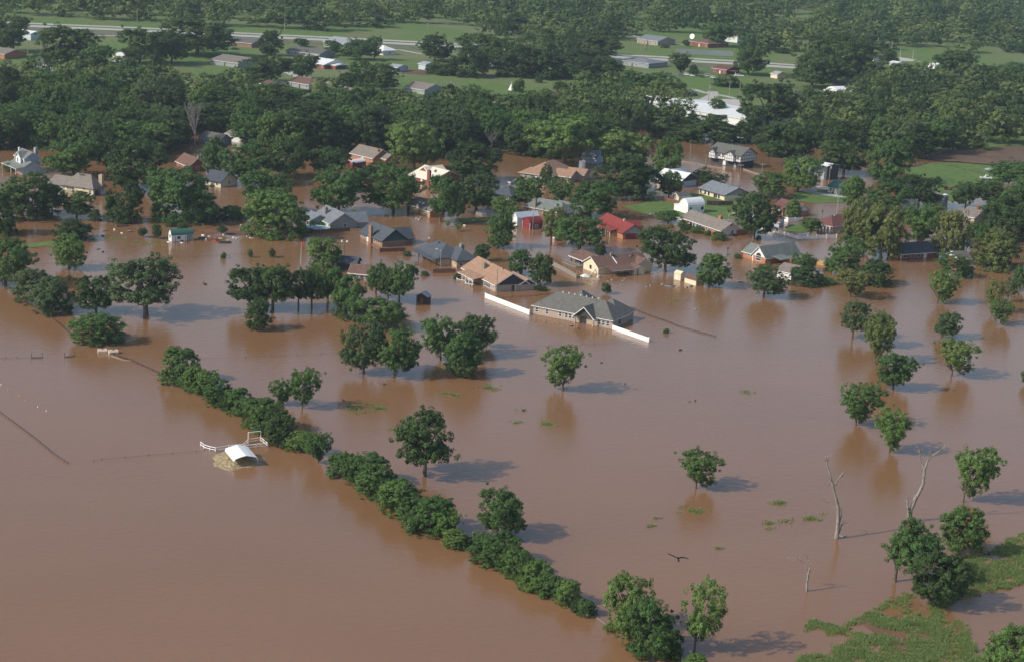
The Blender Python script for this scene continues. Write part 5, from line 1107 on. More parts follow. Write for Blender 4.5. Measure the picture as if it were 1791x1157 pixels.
h = House('shed', 'tall narrow cream shed end standing by the floating boards', 'shed', (1180, 488), (1190, 491), (1196, 489), 'siding_cream', 'siding_cream', trim=None); h.block(0, h.L, 0, h.D, 2.0, .6, 'gx', .1); h.panel('shed_door', 'f', h.L * .3, -.2, .7, 1.6, 'siding_white'); h.done()
h = House('metal_barn', 'dark metal barn with a white roof edge in the flooded street', 'barn', (1432, 312), (1445, 315), (1462, 312), 'metal_dark', 'metal_white', trim=None); h.block(0, h.L, 0, h.D, 5.6, .7, 'gx', .2); h.panel('barn_door', 'f', h.L * .3, -.2, h.L * .4, 3.4, 'metal_grey'); h.done()
h = House('barn', 'white arched barn with a dark doorway left of the right wood', 'barn', (1451, 167), (1464, 171.5), (1493, 169), 'metal_white', 'metal_white', trim=None, z0=.35); h.block(0, h.L, 0, h.D, 3.0, 2.4, 'ay').block(-2.5, 0, .5, h.D * .8, 2.6, .1, 'flat', .1); h.panel('barn_door', 'f', h.L * .4, .0, 2.2, 3.0, 'siding_dark'); h.done()
h = House('hall', 'large pale building with a wide white roof behind the dark trees', 'building', (1216, 184), (1306, 226), (1330, 210), 'siding_white', 'roof_white', z0=.2); h.block(0, h.L, 0, h.D * .9, 4.2, 1.4, 'gx', .4); h.panel('roll_door', 'f', h.L * .1, 0, 5, 3.4, 'metal_grey'); h.wins('f', spread(h.L, 6), 1.6, 1.6, 1.0); h.done()

# ------------------------------------------------------------------ carport, corral, gates and fences in the water
def local(x, y, x2, y2, z=0.0):               # frame at a spot, its x axis towards a second spot
    a, b = gp(x, y, z), gp(x2, y2, z); d = b - a; return a, math.atan2(d.y, d.x), d.length
a, rz, L = local(421, 821, 447, 812); a2 = gp(395, 801)
e = empty('carport', gp(419.5, 812), 'white arched metal carport on a straw mound in the flooded field', 'carport', math.atan2((gp(395, 797) - gp(420, 815)).y, (gp(395, 797) - gp(420, 815)).x))
Wc, Lc, Hc = 4.9, 7.0, 2.0                     # x runs away from the camera to the left
pr = [(-.5, 1.05), (-.495, 1.35), (-.45, 1.62), (-.24, 1.95), (0, 2.2), (.24, 1.95), (.45, 1.62), (.495, 1.35), (.5, 1.05)]
mb = MB()
for (p, z), (p2, z2) in zip(pr, pr[1:]): mb.prism([(p * Wc, z), (p2 * Wc, z2), (p2 * Wc * 1.015, z2 + .06), (p * Wc * 1.015, z + .06)][::-1], 'x', -.2, Lc)
def flipy(m): m.v = [(x, -y, z) for x, y, z in m.v]; m.f = [f[::-1] for f in m.f]; return m
flipy(mb).build('roof', 'metal_white', e)
for i in range(4):
    for sg in (-1, 1):
        mb = MB(); x = .0 + i * (Lc - .3) / 3; mb.tube((x, sg * Wc * .5, .1), (x, sg * Wc * .5, 1.1), .05); mb.build('leg', 'pole_metal', e)
e.location = gp(430, 815.5); e.location.z = .15; e.rotation_euler.z = R(114)
mb = MB(); n, m = 40, 8; c = gp(414, 804); rr_ = random.Random(4); ex_ = (gp(460, 803) - gp(366, 804)).length / 2; ey_ = (gp(414, 787) - gp(414, 822)).length / 2
for j in range(m + 1):
    for i in range(n):
        t = 2 * math.pi * i / n; q = j / m; wob = 1 + .10 * math.sin(3 * t + 1) + .06 * math.sin(7 * t) ; z = (1 - q ** 2.5) * .5 - .08 + rr_.uniform(-.13, .13) * (1 - q * .5)
        mb.v.append((c.x + q * wob * ex_ * math.cos(t), c.y + q * wob * ey_ * math.sin(t), z))
for j in range(m):
    for i in range(n):
        k = (i + 1) % n; mb.f.append((j * n + i, (j + 1) * n + i, (j + 1) * n + k, j * n + k)); mb.m.append(0)
tag(mb.build('mound', 'straw'), 'low straw covered mound rising from the water', 'mound', kind='structure')

def rails(name, label, cat, pts, hs, mat, r=.05, post_r=.06, posts=None, group=None, z=0.0, top=None, partname='rail'):
    """A fence of posts and rails along spots of the picture; hs: rail heights over the water."""
    P = [gp(*p, z) for p in pts]; e = empty(name, P[0], label, cat, 0, group); o = P[0]
    for hgt_ in hs:
        mb = MB()
        for p, q in zip(P, P[1:]): mb.tube(p - o + Vector((0, 0, hgt_)), q - o + Vector((0, 0, hgt_)), r, n=5)
        mb.build(partname, mat, e)
    k = 0
    for p, q in zip(P, P[1:]):
        n = max(1, int((q - p).length / (posts or 2.5)))
        for i in range(n + (1 if q is P[-1] else 0)):
            if k >= 95: break
            c = p.lerp(q, i / n) - o; mb = MB(); mb.tube(c + Vector((0, 0, -.5)), c + Vector((0, 0, top or max(hs) + .1)), post_r, n=5); mb.build('post', mat, e); k += 1
    return e
co = rails('corral_fence', 'white pipe corral fence with a tall gate frame in the water', 'fence', [(351, 779), (357, 784), (367, 787), (377, 789), (400, 785), (425, 783), (434, 774), (456, 771), (468, 781), (428, 785)], [.35, .85], 'vinyl', .075, .085, 2.2)
P0 = gp(351, 779); g1, g2 = gp(434, 774) - P0, gp(456, 771.5) - P0
mb = MB(); mb.tube(g1 + Vector((0, 0, -.4)), g1 + Vector((0, 0, 2.3)), .09); mb.tube(g2 + Vector((0, 0, -.4)), g2 + Vector((0, 0, 2.3)), .09); mb.tube(g1 + Vector((0, 0, 2.3)), g2 + Vector((0, 0, 2.3)), .09); mb.build('gate_frame', 'vinyl', co)
def gate(x, y, x2, y2, label):
    a, rz, L = local(x, y, x2, y2); e = empty('gate', a, label, 'gate', rz)
    mb = MB(); mb.tube((0, 0, .25), (L, 0, .25), .06); mb.tube((0, 0, .05), (L, 0, .05), .06); mb.build('rail', 'metal_dark', e)
    for x in (0, L): mb = MB(); mb.tube((x, 0, -.4), (x, 0, 1.2), .08); mb.build('post', 'metal_dark', e)
gate(55, 626, 74, 625.5, 'dark pipe gate sunk between two posts on the left'); gate(113, 625, 131, 623, 'second dark pipe gate right of the other sunken gate')
def wire(label, pts, sp=3.0, mat='wood_dark', h=.35, hs=(.2,), r=.02, pr=.05): return rails('wire_fence', label, 'fence', pts, hs, mat, r, pr, sp, 'sunken wire fences', partname='wire', top=h)
wire('dark wire fence slanting down through the left water', [(-30, 700), (20, 736), (60, 766), (95, 795), (119, 811)], 1.6, h=.45, hs=(.15, .32), r=.03)
wire('short wire fence from the left water to the carport', [(164, 807), (178, 804), (260, 797), (343, 790), (358, 788)], 4.2, h=.4)
wire('line of stakes leading left from the dark pipe gates', [(-40, 628), (9, 627), (30, 626.5), (55, 626)], 4.0, h=.5)
wire('weed hung wire fence along the left shrubs to the hedgerow', [(5, 495), (45, 530), (95, 560), (130, 590), (190, 617), (232, 632), (285, 656)], 2.0, h=.6, hs=(.15, .4), r=.05)
wire('dotted stakes crossing the water to the end of the white fence', [(350, 628), (430, 626), (520, 622), (604, 618), (700, 616), (800, 612), (900, 609), (960, 606), (1040, 603), (1100, 599), (1134, 597)], 6.0, h=.55, hs=(.25,), r=.018)
wire('faint stakes crossing the water behind the thick trunked tree', [(60, 463), (160, 459), (250, 456), (340, 450), (395, 446), (470, 441)], 7.0, h=.6, r=.02)
wire('weedy fence line running right behind the big grey house', [(1104, 538), (1130, 550), (1160, 560), (1185, 570), (1215, 579), (1252, 589)], 1.6, 'wood_dark', .5, (.12, .3), .05)
wire('wire fence between the tan house and the white fence', [(868, 519), (880, 522), (910, 520), (945, 517), (968, 513)], 2.4, h=.5, hs=(.15, .4), r=.03)
wire('thin fence along the far lawn', [(1615, 283), (1650, 289), (1700, 301), (1722, 307)], 4.0, h=1.3, hs=(.6, 1.2), r=.04)

def board_fence(label, pts, h, mat, t=.08, cap=False, posts=0.0, z0=-.6, name='plank_fence', group=None, post_mat=None, gap=None, phb=.0, ph=.12):
    P = [gp(*p) for p in pts]; o = P[0]; e = empty(name, o, label, 'fence', 0, group); mb = MB(); pn = 0
    for p, q in zip(P, P[1:]):
        d = (q - p).normalized(); n = Vector((-d.y, d.x, 0)) * (t / 2); a, b = p - o, q - o
        if gap:
            m = max(1, int((q - p).length / gap))
            for i in range(m):
                c0 = a.lerp(b, (i + .12) / m); c1 = a.lerp(b, (i + .88) / m); lo = [c0 - n, c1 - n, c1 + n, c0 + n]; mb.hexa([(v.x, v.y, z0) for v in lo], [(v.x, v.y, h) for v in lo])
        else:
            lo = [a - n, b - n, b + n, a + n]; mb.hexa([(v.x, v.y, z0) for v in lo], [(v.x, v.y, h) for v in lo])
    mb.build('panel', mat, e)
    if posts:
        for p, q in zip(P, P[1:]):
            m = max(1, round((q - p).length / posts))
            for i in range(m + (1 if q is P[-1] else 0)):
                if pn > 95: break
                c = p.lerp(q, i / m) - o; b = MB(); b.box(c.x - ph, c.x + ph, c.y - ph, c.y + ph, z0, h + .18 + phb); b.tube((c.x, c.y, h + .18 + phb), (c.x, c.y, h + .34 + phb), ph * 1.3, .02, 4); b.build('post', post_mat or mat, e); pn += 1
    return e
board_fence('solid white vinyl fence running left from the big grey house', [(848, 520.5), (925.6, 550.3)], 1.35, 'vinyl', .1, posts=40, ph=.1)
board_fence('solid white vinyl fence running right from the big grey house', [(1071, 575.5), (1134.5, 598)], 1.2, 'vinyl', .1, posts=40, ph=.1)
board_fence('white picket fence with tall posts in front of the maroon roofs', [(1329, 399.5), (1396, 418.3), (1428, 417.5), (1463, 416.5)], 1.15, 'vinyl', .06, posts=3.4, ph=.11, phb=.1)
board_fence('white fence behind the small round tree', [(1349, 381.5), (1378, 388.5), (1403, 387)], 1.5, 'vinyl', .06, posts=3.2, ph=.11)
board_fence('brown plank fence with three rails below the green gable', [(664, 441), (709, 439.5)], 1.2, 'wood_brown', .08, posts=2.4, ph=.07)
board_fence('dark brown plank fence in front of the slate hip roofed house', [(757, 477.5), (797, 477)], 1.25, 'wood_brown')
board_fence('brown plank fence beside the pool', [(508, 408), (560, 407.5), (612, 404)], 1.15, 'wood_brown')
board_fence('grey plank fence leading to the deck of the brown roofed house', [(964, 463), (985, 474), (1008, 487)], 1.3, 'wood_grey', posts=2.4, ph=.07)
board_fence('long grey plank fence behind the lawn', [(1073, 352.5), (1110, 351.5), (1160, 350.3)], 1.6, 'wood_grey', posts=2.5, ph=.08)
board_fence('reddish plank fence behind the white barn', [(1160, 350.3), (1180, 357), (1192, 361)], 1.5, 'wood_brown', posts=2.5, ph=.08)
board_fence('dark plank fence between the barn and the blue grey roof', [(1236, 359), (1256, 360), (1282, 360)], 1.7, 'wood_dark', posts=2.6, ph=.08, post_mat='wood_brown')
board_fence('tan plank fence behind the dark round bush', [(1425, 461), (1440, 465), (1452, 472)], 1.5, 'wood_tan', posts=2.4, ph=.08)
board_fence('grey fence sunk beside the white metal shed', [(832, 376), (850, 380), (868, 386), (893, 391)], 1.2, 'wood_grey')
board_fence('dark fence before the brown roof with white gable', [(503, 163), (540, 164), (577, 163)], 1.9, 'wood_dark')
board_fence('long blue grey screen fence beyond the highway', [(1182, 95), (1240, 97.5), (1282, 99.5)], 3.6, 'siding_grey', name='screen_fence')
board_fence('small fence of the house with the porch by the left shed', [(1600, 341), (1630, 344)], .8, 'wood_dark')
board_fence('dark low fence along the flooded street', [(1192, 283), (1230, 290), (1262, 295)], .5, 'wood_grey', .06, posts=3.0, ph=.07)
board_fence('low fence on the far side of the flooded street', [(1300, 297), (1318, 303), (1335, 309)], .5, 'wood_grey', .06, posts=3.0, ph=.07)

# ------------------------------------------------------------------ poles and lamps
def pole(x, y, ty, label, arms=1, mat='wood_pole', box=False, lean=0.0, r=.13):
    P = gp(x, y); h = hgt(x, y, ty); e = empty('utility_pole', P, label, 'utility pole', random.uniform(-.4, .4), 'utility poles'); mb = MB()
    k = max(r, mpp(x, y) * .55); mb.tube((0, 0, -.6), (lean * h, 0, h), k * 1.1, k * .8, 7); mb.build('pole', mat, e)
    for i in range(arms):
        m = MB(); m.box(lean * h - 1.1, lean * h + 1.1, -.07, .07, h - .6 - i * 1.0, h - .44 - i * 1.0); [m.tube((lean * h + q, 0, h - .44 - i), (lean * h + q, 0, h - .2 - i), .06, n=5) for q in (-1, -.4, .4, 1)]; m.build('cross_arm', 'wood_pole', e)
    if box: m = MB(); m.tube((.45, 0, h - 2.2), (.45, 0, h - 1.1), .32, n=8); m.build('transformer', 'metal_grey', e)
    return e
for p in [(240, 42, 15, 'pale pole beyond the highway left of the broad tree', 0), (498, 54, 26, 'tall pale pole beyond the highway above the long house', 1), (748, 57, 41, 'pole in the field beyond the highway', 1), (982, 79, 54, 'tall pole in front of the dark grove', 0), (1018, 58, 42, 'pole at the top of the dark grove', 1),
          (1095, 60, 45, 'pole with transformer above the highway grove', 1), (1131, 62, 50, 'pole behind the blue roofed tan brick house', 1), (1121, 91, 63, 'left one of three tall poles by the highway', 0), (1127, 88, 66, 'middle one of three tall poles by the highway', 0), (1131, 88, 70, 'right one of three tall poles by the highway', 0),
          (1241, 70, 52, 'pole beside the pale tree and the white dish', 1), (1369, 83, 51, 'white pole left of the giant dark tree', 0), (1190, 162, 143, 'pole beside the parked vehicles', 0), (1238, 190, 147, 'pole with transformers at the concrete lot', 1), (1275, 170, 142, 'left pole on the grass right of the concrete lot', 1), (1293, 170, 140, 'right pole on the grass right of the concrete lot', 0),
          (907, 137, 118, 'pole at the meadow edge', 1), (1657, 110, 93, 'power pole with double arm above the right dark tree', 2), (1535, 81, 64, 'left light pole of the ball field', 0), (1560, 85, 70, 'second light pole of the ball field', 0), (1574, 101, 84, 'front light pole of the ball field', 0), (1596, 105, 88, 'right light pole of the ball field', 0), (1521, 77, 66, 'short pole left of the ball field', 0),
          (1206, 288, 252, 'pole left of the half timbered house', 0), (1234, 291, 271, 'short pole at the left corner of the half timbered house', 0), (1293, 326, 287, 'leaning pole in the middle of the flooded street', 1), (1331, 318, 286, 'pole at the right end of the half timbered house', 1), (1449, 326, 286, 'pole with transformer before the dark metal barn', 1), (1463, 378, 331, 'thin mast behind the maroon hip roof', 0),
          (868, 517, 470, 'pole with a meter head at the tan roofed house', 0), (931, 410, 366, 'thin dark pole before the red barn shed', 0), (1691, 392, 364, 'pale pole before the brick chimney on the right', 0), (1689, 449, 405, 'pale pole left of the broad olive tree', 0), (77, 148, 122, 'dark pole before the small house with two roofs', 0), (49, 96, 76, 'pale pole on the left lawn', 0), (585, 122, 101, 'pole beside the bright white roof', 0), (84, 100, 92, 'short pole on the left lawn', 0), (126, 146, 138, 'short pole in the left trees', 0)]:
    pole(*p, box='transformer' in p[3], mat='pole_metal' if 'white pole' in p[3] or 'light pole' in p[3] or 'mast' in p[3] else 'wood_pole', r=.07 if 'thin' in p[3] or 'mast' in p[3] else .13)
def lamp(x, y, ty, label, double=False, arm=1.3):
    P = gp(x, y); h = hgt(x, y, ty); e = empty('street_lamp', P, label, 'street lamp'); m = MB(); m.tube((0, 0, -.6), (0, 0, h), .09, .07); m.build('pole', 'pole_metal' if not double else 'metal_dark', e)
    for sg in ((-1, 1) if double else (-1,)):
        m = MB(); m.tube((0, 0, h - .05), (sg * arm, 0, h + (.0 if double else .15)), .05); m.build('arm', 'metal_grey', e); m = MB()
        if double: m.tube((sg * arm, 0, h - .1), (sg * arm, 0, h + .45), .3, .22, 8)
        else: m.box(sg * arm - .35, sg * arm + .25, -.16, .16, h + .1, h + .25)
        m.build('lamp_head', 'plastic_white', e)
lamp(770, 470, 437, 'grey street lamp before the slate hip roofed house'); lamp(602, 449, 423, 'twin headed lamp standing in water below the stone house', True, .8)
for (x, y, ty, lb) in [(650, 449, 432, 'dark stake with a box below the stone house'), (750, 423, 415, 'white headed post behind the slate hip roof'), (627, 466, 455, 'dark post behind the trees by the sunk brown roof'), (1136, 379, 373, 'white sign board on a post in the street water'), (1438, 376, 368, 'dark post in the water behind the maroon hip roof'), (1583, 427, 421, 'dark post box behind the red brick house'), (1272, 449, 433, 'dark stake left of the grey gabled house')]:
    P = gp(x, y); h = hgt(x, y, ty); e = empty('marker_post', P, lb, 'post'); m = MB(); m.tube((0, 0, -.5), (0, 0, h), .07); m.build('post', 'wood_dark', e); m = MB(); m.box(-.28, .28, -.06, .06, h - .5, h); m.build('board', 'plastic_white' if 'white' in lb else 'wood_dark', e)
P = gp(526, 462); h = hgt(526, 462, 423); e = empty('flagpole', P, 'white flagpole with a small red and white flag in the left water', 'flagpole'); m = MB(); m.tube((0, 0, -.5), (0, 0, h), .06, .04); m.build('pole', 'vinyl', e)
m = MB(); [m.hexa([(.05 + i * .25, .04 * math.sin(i * 1.4), h - 1.25), (.30 + i * .25, .04 * math.sin(i * 1.4 + 1.4), h - 1.3), (.30 + i * .25, .04 * math.sin(i * 1.4 + 1.4) + .02, h - 1.3), (.05 + i * .25, .04 * math.sin(i * 1.4) + .02, h - 1.25)], [(.05 + i * .25, .04 * math.sin(i * 1.4), h - .15), (.30 + i * .25, .04 * math.sin(i * 1.4 + 1.4), h - .2), (.30 + i * .25, .04 * math.sin(i * 1.4 + 1.4) + .02, h - .2), (.05 + i * .25, .04 * math.sin(i * 1.4) + .02, h - .15)]) for i in range(3)]; m.build('flag', 'flag_red', e)

# ------------------------------------------------------------------ dead trees
def limbs(name, label, px, cat='dead tree', mat='deadwood', k=1.0):
    """px: list of limbs, each a list of (column, row, radius in metres, depth offset); the first starts at the foot."""
    f = px[0][0]; P = gp(f[0], f[1]); s = mpp(f[0], f[1]); ch = math.cos(dep(f[0], f[1])); e = empty(name, P, label, cat)
    def at(q):
        dx, dy = (q[0] - f[0]), (f[1] - q[1]); c, r = math.cos(ROLL), math.sin(ROLL); return Vector(((dx * c - dy * r) * s, q[3], (dy * c + dx * r) * s / ch + .0))
    for i, l in enumerate(px):
        m = MB(); pts = [at(q) for q in l]; l = [(q[0], q[1], q[2] * .84, q[3]) for q in l]
        if i == 0: pts[0].z -= .6
        rg_ = random.Random(len(l) * 7 + i)
        fp, fr_ = [pts[0]], [l[0][2] * k]
        for j in range(len(pts) - 1):
            for t_ in (.33, .66, 1.0):
                w_ = l[j][2] + (l[j + 1][2] - l[j][2]) * t_; q_ = pts[j].lerp(pts[j + 1], t_); fp.append(q_ + Vector((rg_.uniform(-1, 1), rg_.uniform(-1, 1), 0)) * w_ * .28); fr_.append(w_ * k * rg_.uniform(.95, 1.05))
        m.path(fp, fr_, 8)
        for j in range(9):
            q_ = fp[rg_.randrange(len(fp) // 3, len(fp))]; e_ = q_ + Vector((rg_.uniform(-1, 1), rg_.uniform(-1, 1), rg_.uniform(-.1, 1.0))) * rg_.uniform(.4, 1.3) * (1.0 if s < .2 else .8); m.path([q_, q_.lerp(e_, .5) + Vector((0, 0, rg_.uniform(-.1, .15))), e_], [.045, .03, .012], 4)
        m.build('trunk' if i == 0 else 'branch', mat, e, smooth=True)
limbs('dead_tree', 'tall pale dead trunk with a twisted top standing alone', [
    [(1463, 941, .52, 0), (1465, 915, .42, .1), (1464, 890, .34, .2), (1458, 868, .28, 0), (1452, 848, .24, -.2), (1446, 828, .20, 0), (1440, 812, .16, .1), (1442, 803, .10, 0), (1448, 795, .05, 0)],
    [(1456, 850, .20, 0), (1462, 838, .17, .3), (1470, 829, .12, .4), (1469, 836, .05, .6)], [(1446, 828, .12, 0), (1448, 838, .10, -.2), (1446, 848, .08, -.2)], [(1464, 896, .14, .1), (1452, 885, .08, .6), (1438, 876, .05, .9)], [(1465, 922, .20, 0), (1470, 905, .12, .3), (1469, 885, .07, .2)],
    [(1467, 930, .18, 0), (1472, 918, .12, .4), (1486, 913, .06, .8)], [(1463, 935, .16, -.2), (1460, 950, .12, -.6), (1459, 963, .08, -.8)], [(1440, 812, .08, 0), (1437, 800, .04, .2)]])
limbs('dead_tree', 'forked white dead trunk leaning right beside the ragged tree', [
    [(1588, 912, .62, 0), (1592, 890, .52, 0), (1601, 868, .42, .1), (1611, 845, .34, .1), (1612, 820, .26, 0), (1617, 803, .20, 0), (1632, 792, .15, .2), (1643, 783, .10, .2), (1653, 772, .04, .3)],
    [(1588, 905, .34, -.3), (1585, 885, .26, -.5), (1584, 870, .14, -.5)], [(1612, 822, .18, 0), (1604, 806, .13, .3), (1601, 790, .09, .4), (1598, 782, .04, .5)], [(1601, 797, .08, .4), (1604, 790, .05, .6)], [(1617, 803, .12, 0), (1617, 790, .07, -.3), (1620, 778, .03, -.3)], [(1598, 876, .16, .1), (1597, 864, .08, .4)], [(1612, 838, .12, 0), (1617, 830, .06, -.3)]])
limbs('dead_tree', 'small bare dead tree with one long arm bent left', [
    [(1412, 1033, .26, 0), (1411, 1015, .22, 0), (1413, 1000, .17, 0), (1415, 990, .12, 0)], [(1411, 998, .13, 0), (1406, 988, .10, .2), (1398, 980, .08, .3), (1388, 976, .05, .4), (1373, 975, .03, .5)], [(1413, 992, .07, 0), (1411, 978, .03, .2)], [(1400, 981, .05, .3), (1392, 983, .03, .5)]])
dr = random.Random(9)
def bare(x, y, ty, w, label, mat='greytwig'):
    e = empty('bare_tree', gp(x, y), label, 'bare tree'); H = hgt(x, y, ty); Wd = w * mpp(x, y); m = MB(); m.tube((0, 0, -.4), (0, 0, H * .35), .35, .28, 7); m.build('trunk', mat, e)
    for i in range(15):
        m = MB(); a = dr.uniform(0, 6.28); r = dr.uniform(.12, .5) * Wd; z0 = H * dr.uniform(.2, .36); p = Vector((0, 0, z0)); q = Vector((r * math.cos(a) * .6, r * math.sin(a) * .6, H * dr.uniform(.5, .7))); t = Vector((r * math.cos(a), r * math.sin(a), H * dr.uniform(.78, 1))); m.path([p, q, t], [.16, .10, .03], 5)
        for j in range(9):
            b = p.lerp(q, dr.uniform(.4, 1)) if j < 4 else q.lerp(t, dr.uniform(0, .9)); m.tube(b, b + Vector((dr.uniform(-1, 1), dr.uniform(-1, 1), dr.uniform(.5, 1.6))) * (H * .09), .06, .025, 4, cap=False)
        m.build('branch', mat, e)
bare(341, 255, 176, 44, 'leafless grey tree standing in the flooded wood'); bare(1400, 205, 150, 40, 'leafless tan tree in the wood right of the hall'); bare(786, 176, 142, 50, 'leafless grey thicket left of the tilted white camper'); bare(860, 262, 225, 34, 'grey leafless tree in the dark wood above the tan roof')
limbs('dead_tree', 'two thin dark dead stems before the brick ranch house', [[(581, 153, .22, 0), (580, 142, .18, 0), (576, 134, .10, 0)], [(581, 150, .15, 0), (585, 140, .12, .5), (586, 133, .06, .5)]], mat='wood_dark')

# ------------------------------------------------------------------ vehicles, boats, pool
def car(x, y, x2, y2, paint, label, kind='car', z=0.0, sink=0.0, name='parked_car', cat='car', scale=1.0):
    a, rz, L = local(x, y, x2, y2, z); e = empty(name, a + Vector((0, 0, -sink)), label, cat, rz); L *= scale; W = 1.85; m = MB()
    if kind == 'car': prof = [(0, .35), (L, .35), (L, .75), (L * .98, .9), (L * .76, .98), (L * .62, 1.42), (L * .28, 1.45), (L * .08, 1.0), (0, .92)]; gl = [(L * .75, 1.0), (L * .62, 1.38), (L * .29, 1.40), (L * .11, 1.02)]
    elif kind == 'van': prof = [(0, .35), (L, .35), (L, 1.0), (L * .93, 1.15), (L * .82, 1.9), (0, 1.95)]; gl = [(L * .9, 1.2), (L * .81, 1.8), (L * .06, 1.85), (L * .06, 1.2)]
    else: prof = [(0, .45), (L, .45), (L, .95), (L * .97, 1.1), (L * .78, 1.15), (L * .70, 1.8), (L * .46, 1.82), (L * .43, 1.15), (0, 1.12)]; gl = [(L * .77, 1.17), (L * .69, 1.72), (L * .47, 1.74), (L * .45, 1.17)]
    m.prism(prof, 'y', 0, W) if False else m.prism([(p, q) for p, q in prof], 'y', -W / 2, W / 2); m.build('body', paint, e)
    m = MB(); m.prism(gl, 'y', -W / 2 - .02, W / 2 + .02); m.build('windows', 'glass', e)
    if kind == 'truck': m = MB(); m.box(L * .03, L * .41, -W / 2 + .12, W / 2 - .12, 1.125, 1.14); m.build('bed', 'trim_dark', e)
    for px_ in (L * .18, L * .80):
        for sg in (-1, 1):
            m = MB(); m.tube((px_, sg * (W / 2 - .2), .34), (px_, sg * (W / 2 + .02), .34), .34, n=12); w = m.build('wheel', 'tyre', e); m = MB(); m.tube((px_, sg * (W / 2 + .0), .34), (px_, sg * (W / 2 + .04), .34), .18, n=8); m.build('rim', 'metal_grey', w)
    for sg in (-1, 1): m = MB(); m.box(L - .02, L + .03, sg * .65 - .18, sg * .65 + .18, .62, .8); m.build('headlight', 'plastic_white', e)
    return e
car(890, 321, 912, 319, 'car_white', 'white pickup truck stranded in the flooded street', 'truck', sink=.35, name='pickup_truck', cat='pickup')
car(1163, 169, 1178, 169.5, 'car_white', 'white car parked on the grass by the concrete lot', z=.4); car(1185, 165.5, 1203, 167.5, 'car_silver', 'silver blue pickup parked between the white car and the black truck', 'truck', z=.4, name='pickup_truck', cat='pickup', scale=.9)
car(1204, 167, 1220, 168, 'car_dark', 'tall black truck parked beside the road bend', 'van', z=.4, name='truck', cat='truck'); car(1185, 173, 1199, 174, 'car_red', 'dark red car parked in the front of the vehicle row', z=.4)
car(1284, 133.5, 1301, 134.5, 'car_white', 'white car under the attached carport', z=.4); car(60, 136, 75, 137, 'car_dark', 'dark car parked before the small house with two roofs', z=.4); car(404, 87, 425, 88, 'car_dark', 'dark car parked beside the highway trees', z=.4, scale=.7)
car(697, 123, 713, 124, 'car_dark', 'long dark car on the lawn beside the little grey shed', 'van', z=.4, scale=.9); car(128, 152, 142, 153.5, 'car_silver', 'pale car half hidden in the left trees', z=.4, scale=.8); car(1714, 313, 1738, 314.5, 'car_white', 'white truck parked on the far lawn', 'truck', z=.1, name='pickup_truck', cat='pickup', scale=.85)
for i, (x, y, c) in enumerate([(1186, 133, 'car_blue'), (1196, 132, 'car_white'), (1206, 134, 'car_white'), (1222, 135, 'car_dark'), (1232, 134, 'car_silver'), (1242, 137, 'car_white')]):
    car(x, y, x + 9, y + .6, c, ['blue car at the left end of the scrap car row', 'white car second in the scrap car row', 'white car before the slim little tree in the scrap row', 'dark car right of the slim little tree in the scrap row', 'silver car in the right half of the scrap car row', 'white car at the right end of the scrap car row'][i], 'van' if i % 3 == 1 else 'car', z=.4).__setitem__('group', 'scrap cars on the meadow')
car(1277, 412, 1290, 415, 'car_dark', 'dark car sunk beside the white garage gable', sink=.7, scale=.8)
a, rz, L = local(858, 180, 875, 183); e = empty('camper', a, 'white camper trailer tipped askew at the meadow edge', 'camper', rz); e.rotation_euler = (R(8), R(7), rz); m = MB(); m.prism([(0, .6), (6.5, .6), (6.5, 2.6), (6.0, 3.1), (.4, 3.1), (0, 2.6)], 'y', -1.2, 1.2); m.build('body', 'metal_white', e)
for u in (.8, 2.3, 4.6): m = MB(); m.box(u, u + 1.0, -1.24, -1.18, 1.7, 2.4); m.build('window', 'glass', e)
m = MB(); m.box(1.2, 2.0, -.4, .4, 3.1, 3.4); m.build('roof_unit', 'plastic_white', e); m = MB(); m.tube((3, -1.2, .5), (3, -1.0, .5), .4, n=10); m.build('wheel', 'tyre', e)
a, rz, L = local(877, 184, 893, 187); e = empty('trailer', a, 'low pale trailer right of the tipped camper', 'trailer', rz); m = MB(); m.box(0, 6, -1, 1, .6, 1.9); m.build('body', 'metal_grey', e); m = MB(); m.box(0, 6, -1.05, 1.05, 1.9, 2.0); m.build('roof', 'metal_white', e); m = MB(); m.tube((3, -1.1, .4), (3, -.9, .4), .4, n=10); m.build('wheel', 'tyre', e)
a, rz, L = local(902, 139.5, 905, 139.5); 
a = gp(894, 158, .4); e = empty('tent', a, 'small white cone tent beside the lone meadow tree', 'tent'); m = MB(); m.tube((0, 0, 0), (0, 0, 3.6), 1.6, .1, 8); m.build('canvas', 'plastic_white', e); m = MB(); m.tube((0, 0, 3.5), (0, 0, 4.6), .08); m.build('pole', 'vinyl', e)
a = gp(1211, 71, .4); e = empty('satellite_dish', a, 'round white dish beside the brown roofed house', 'dish'); m = MB(); m.tube((0, 0, 0), (0, 0, 1.8), .12); m.build('post', 'metal_grey', e); m = MB(); m.tube((0, 0, 2.6), (-.5, -.8, 2.9), .5, 1.9, 16); m.build('dish', 'metal_white', e)
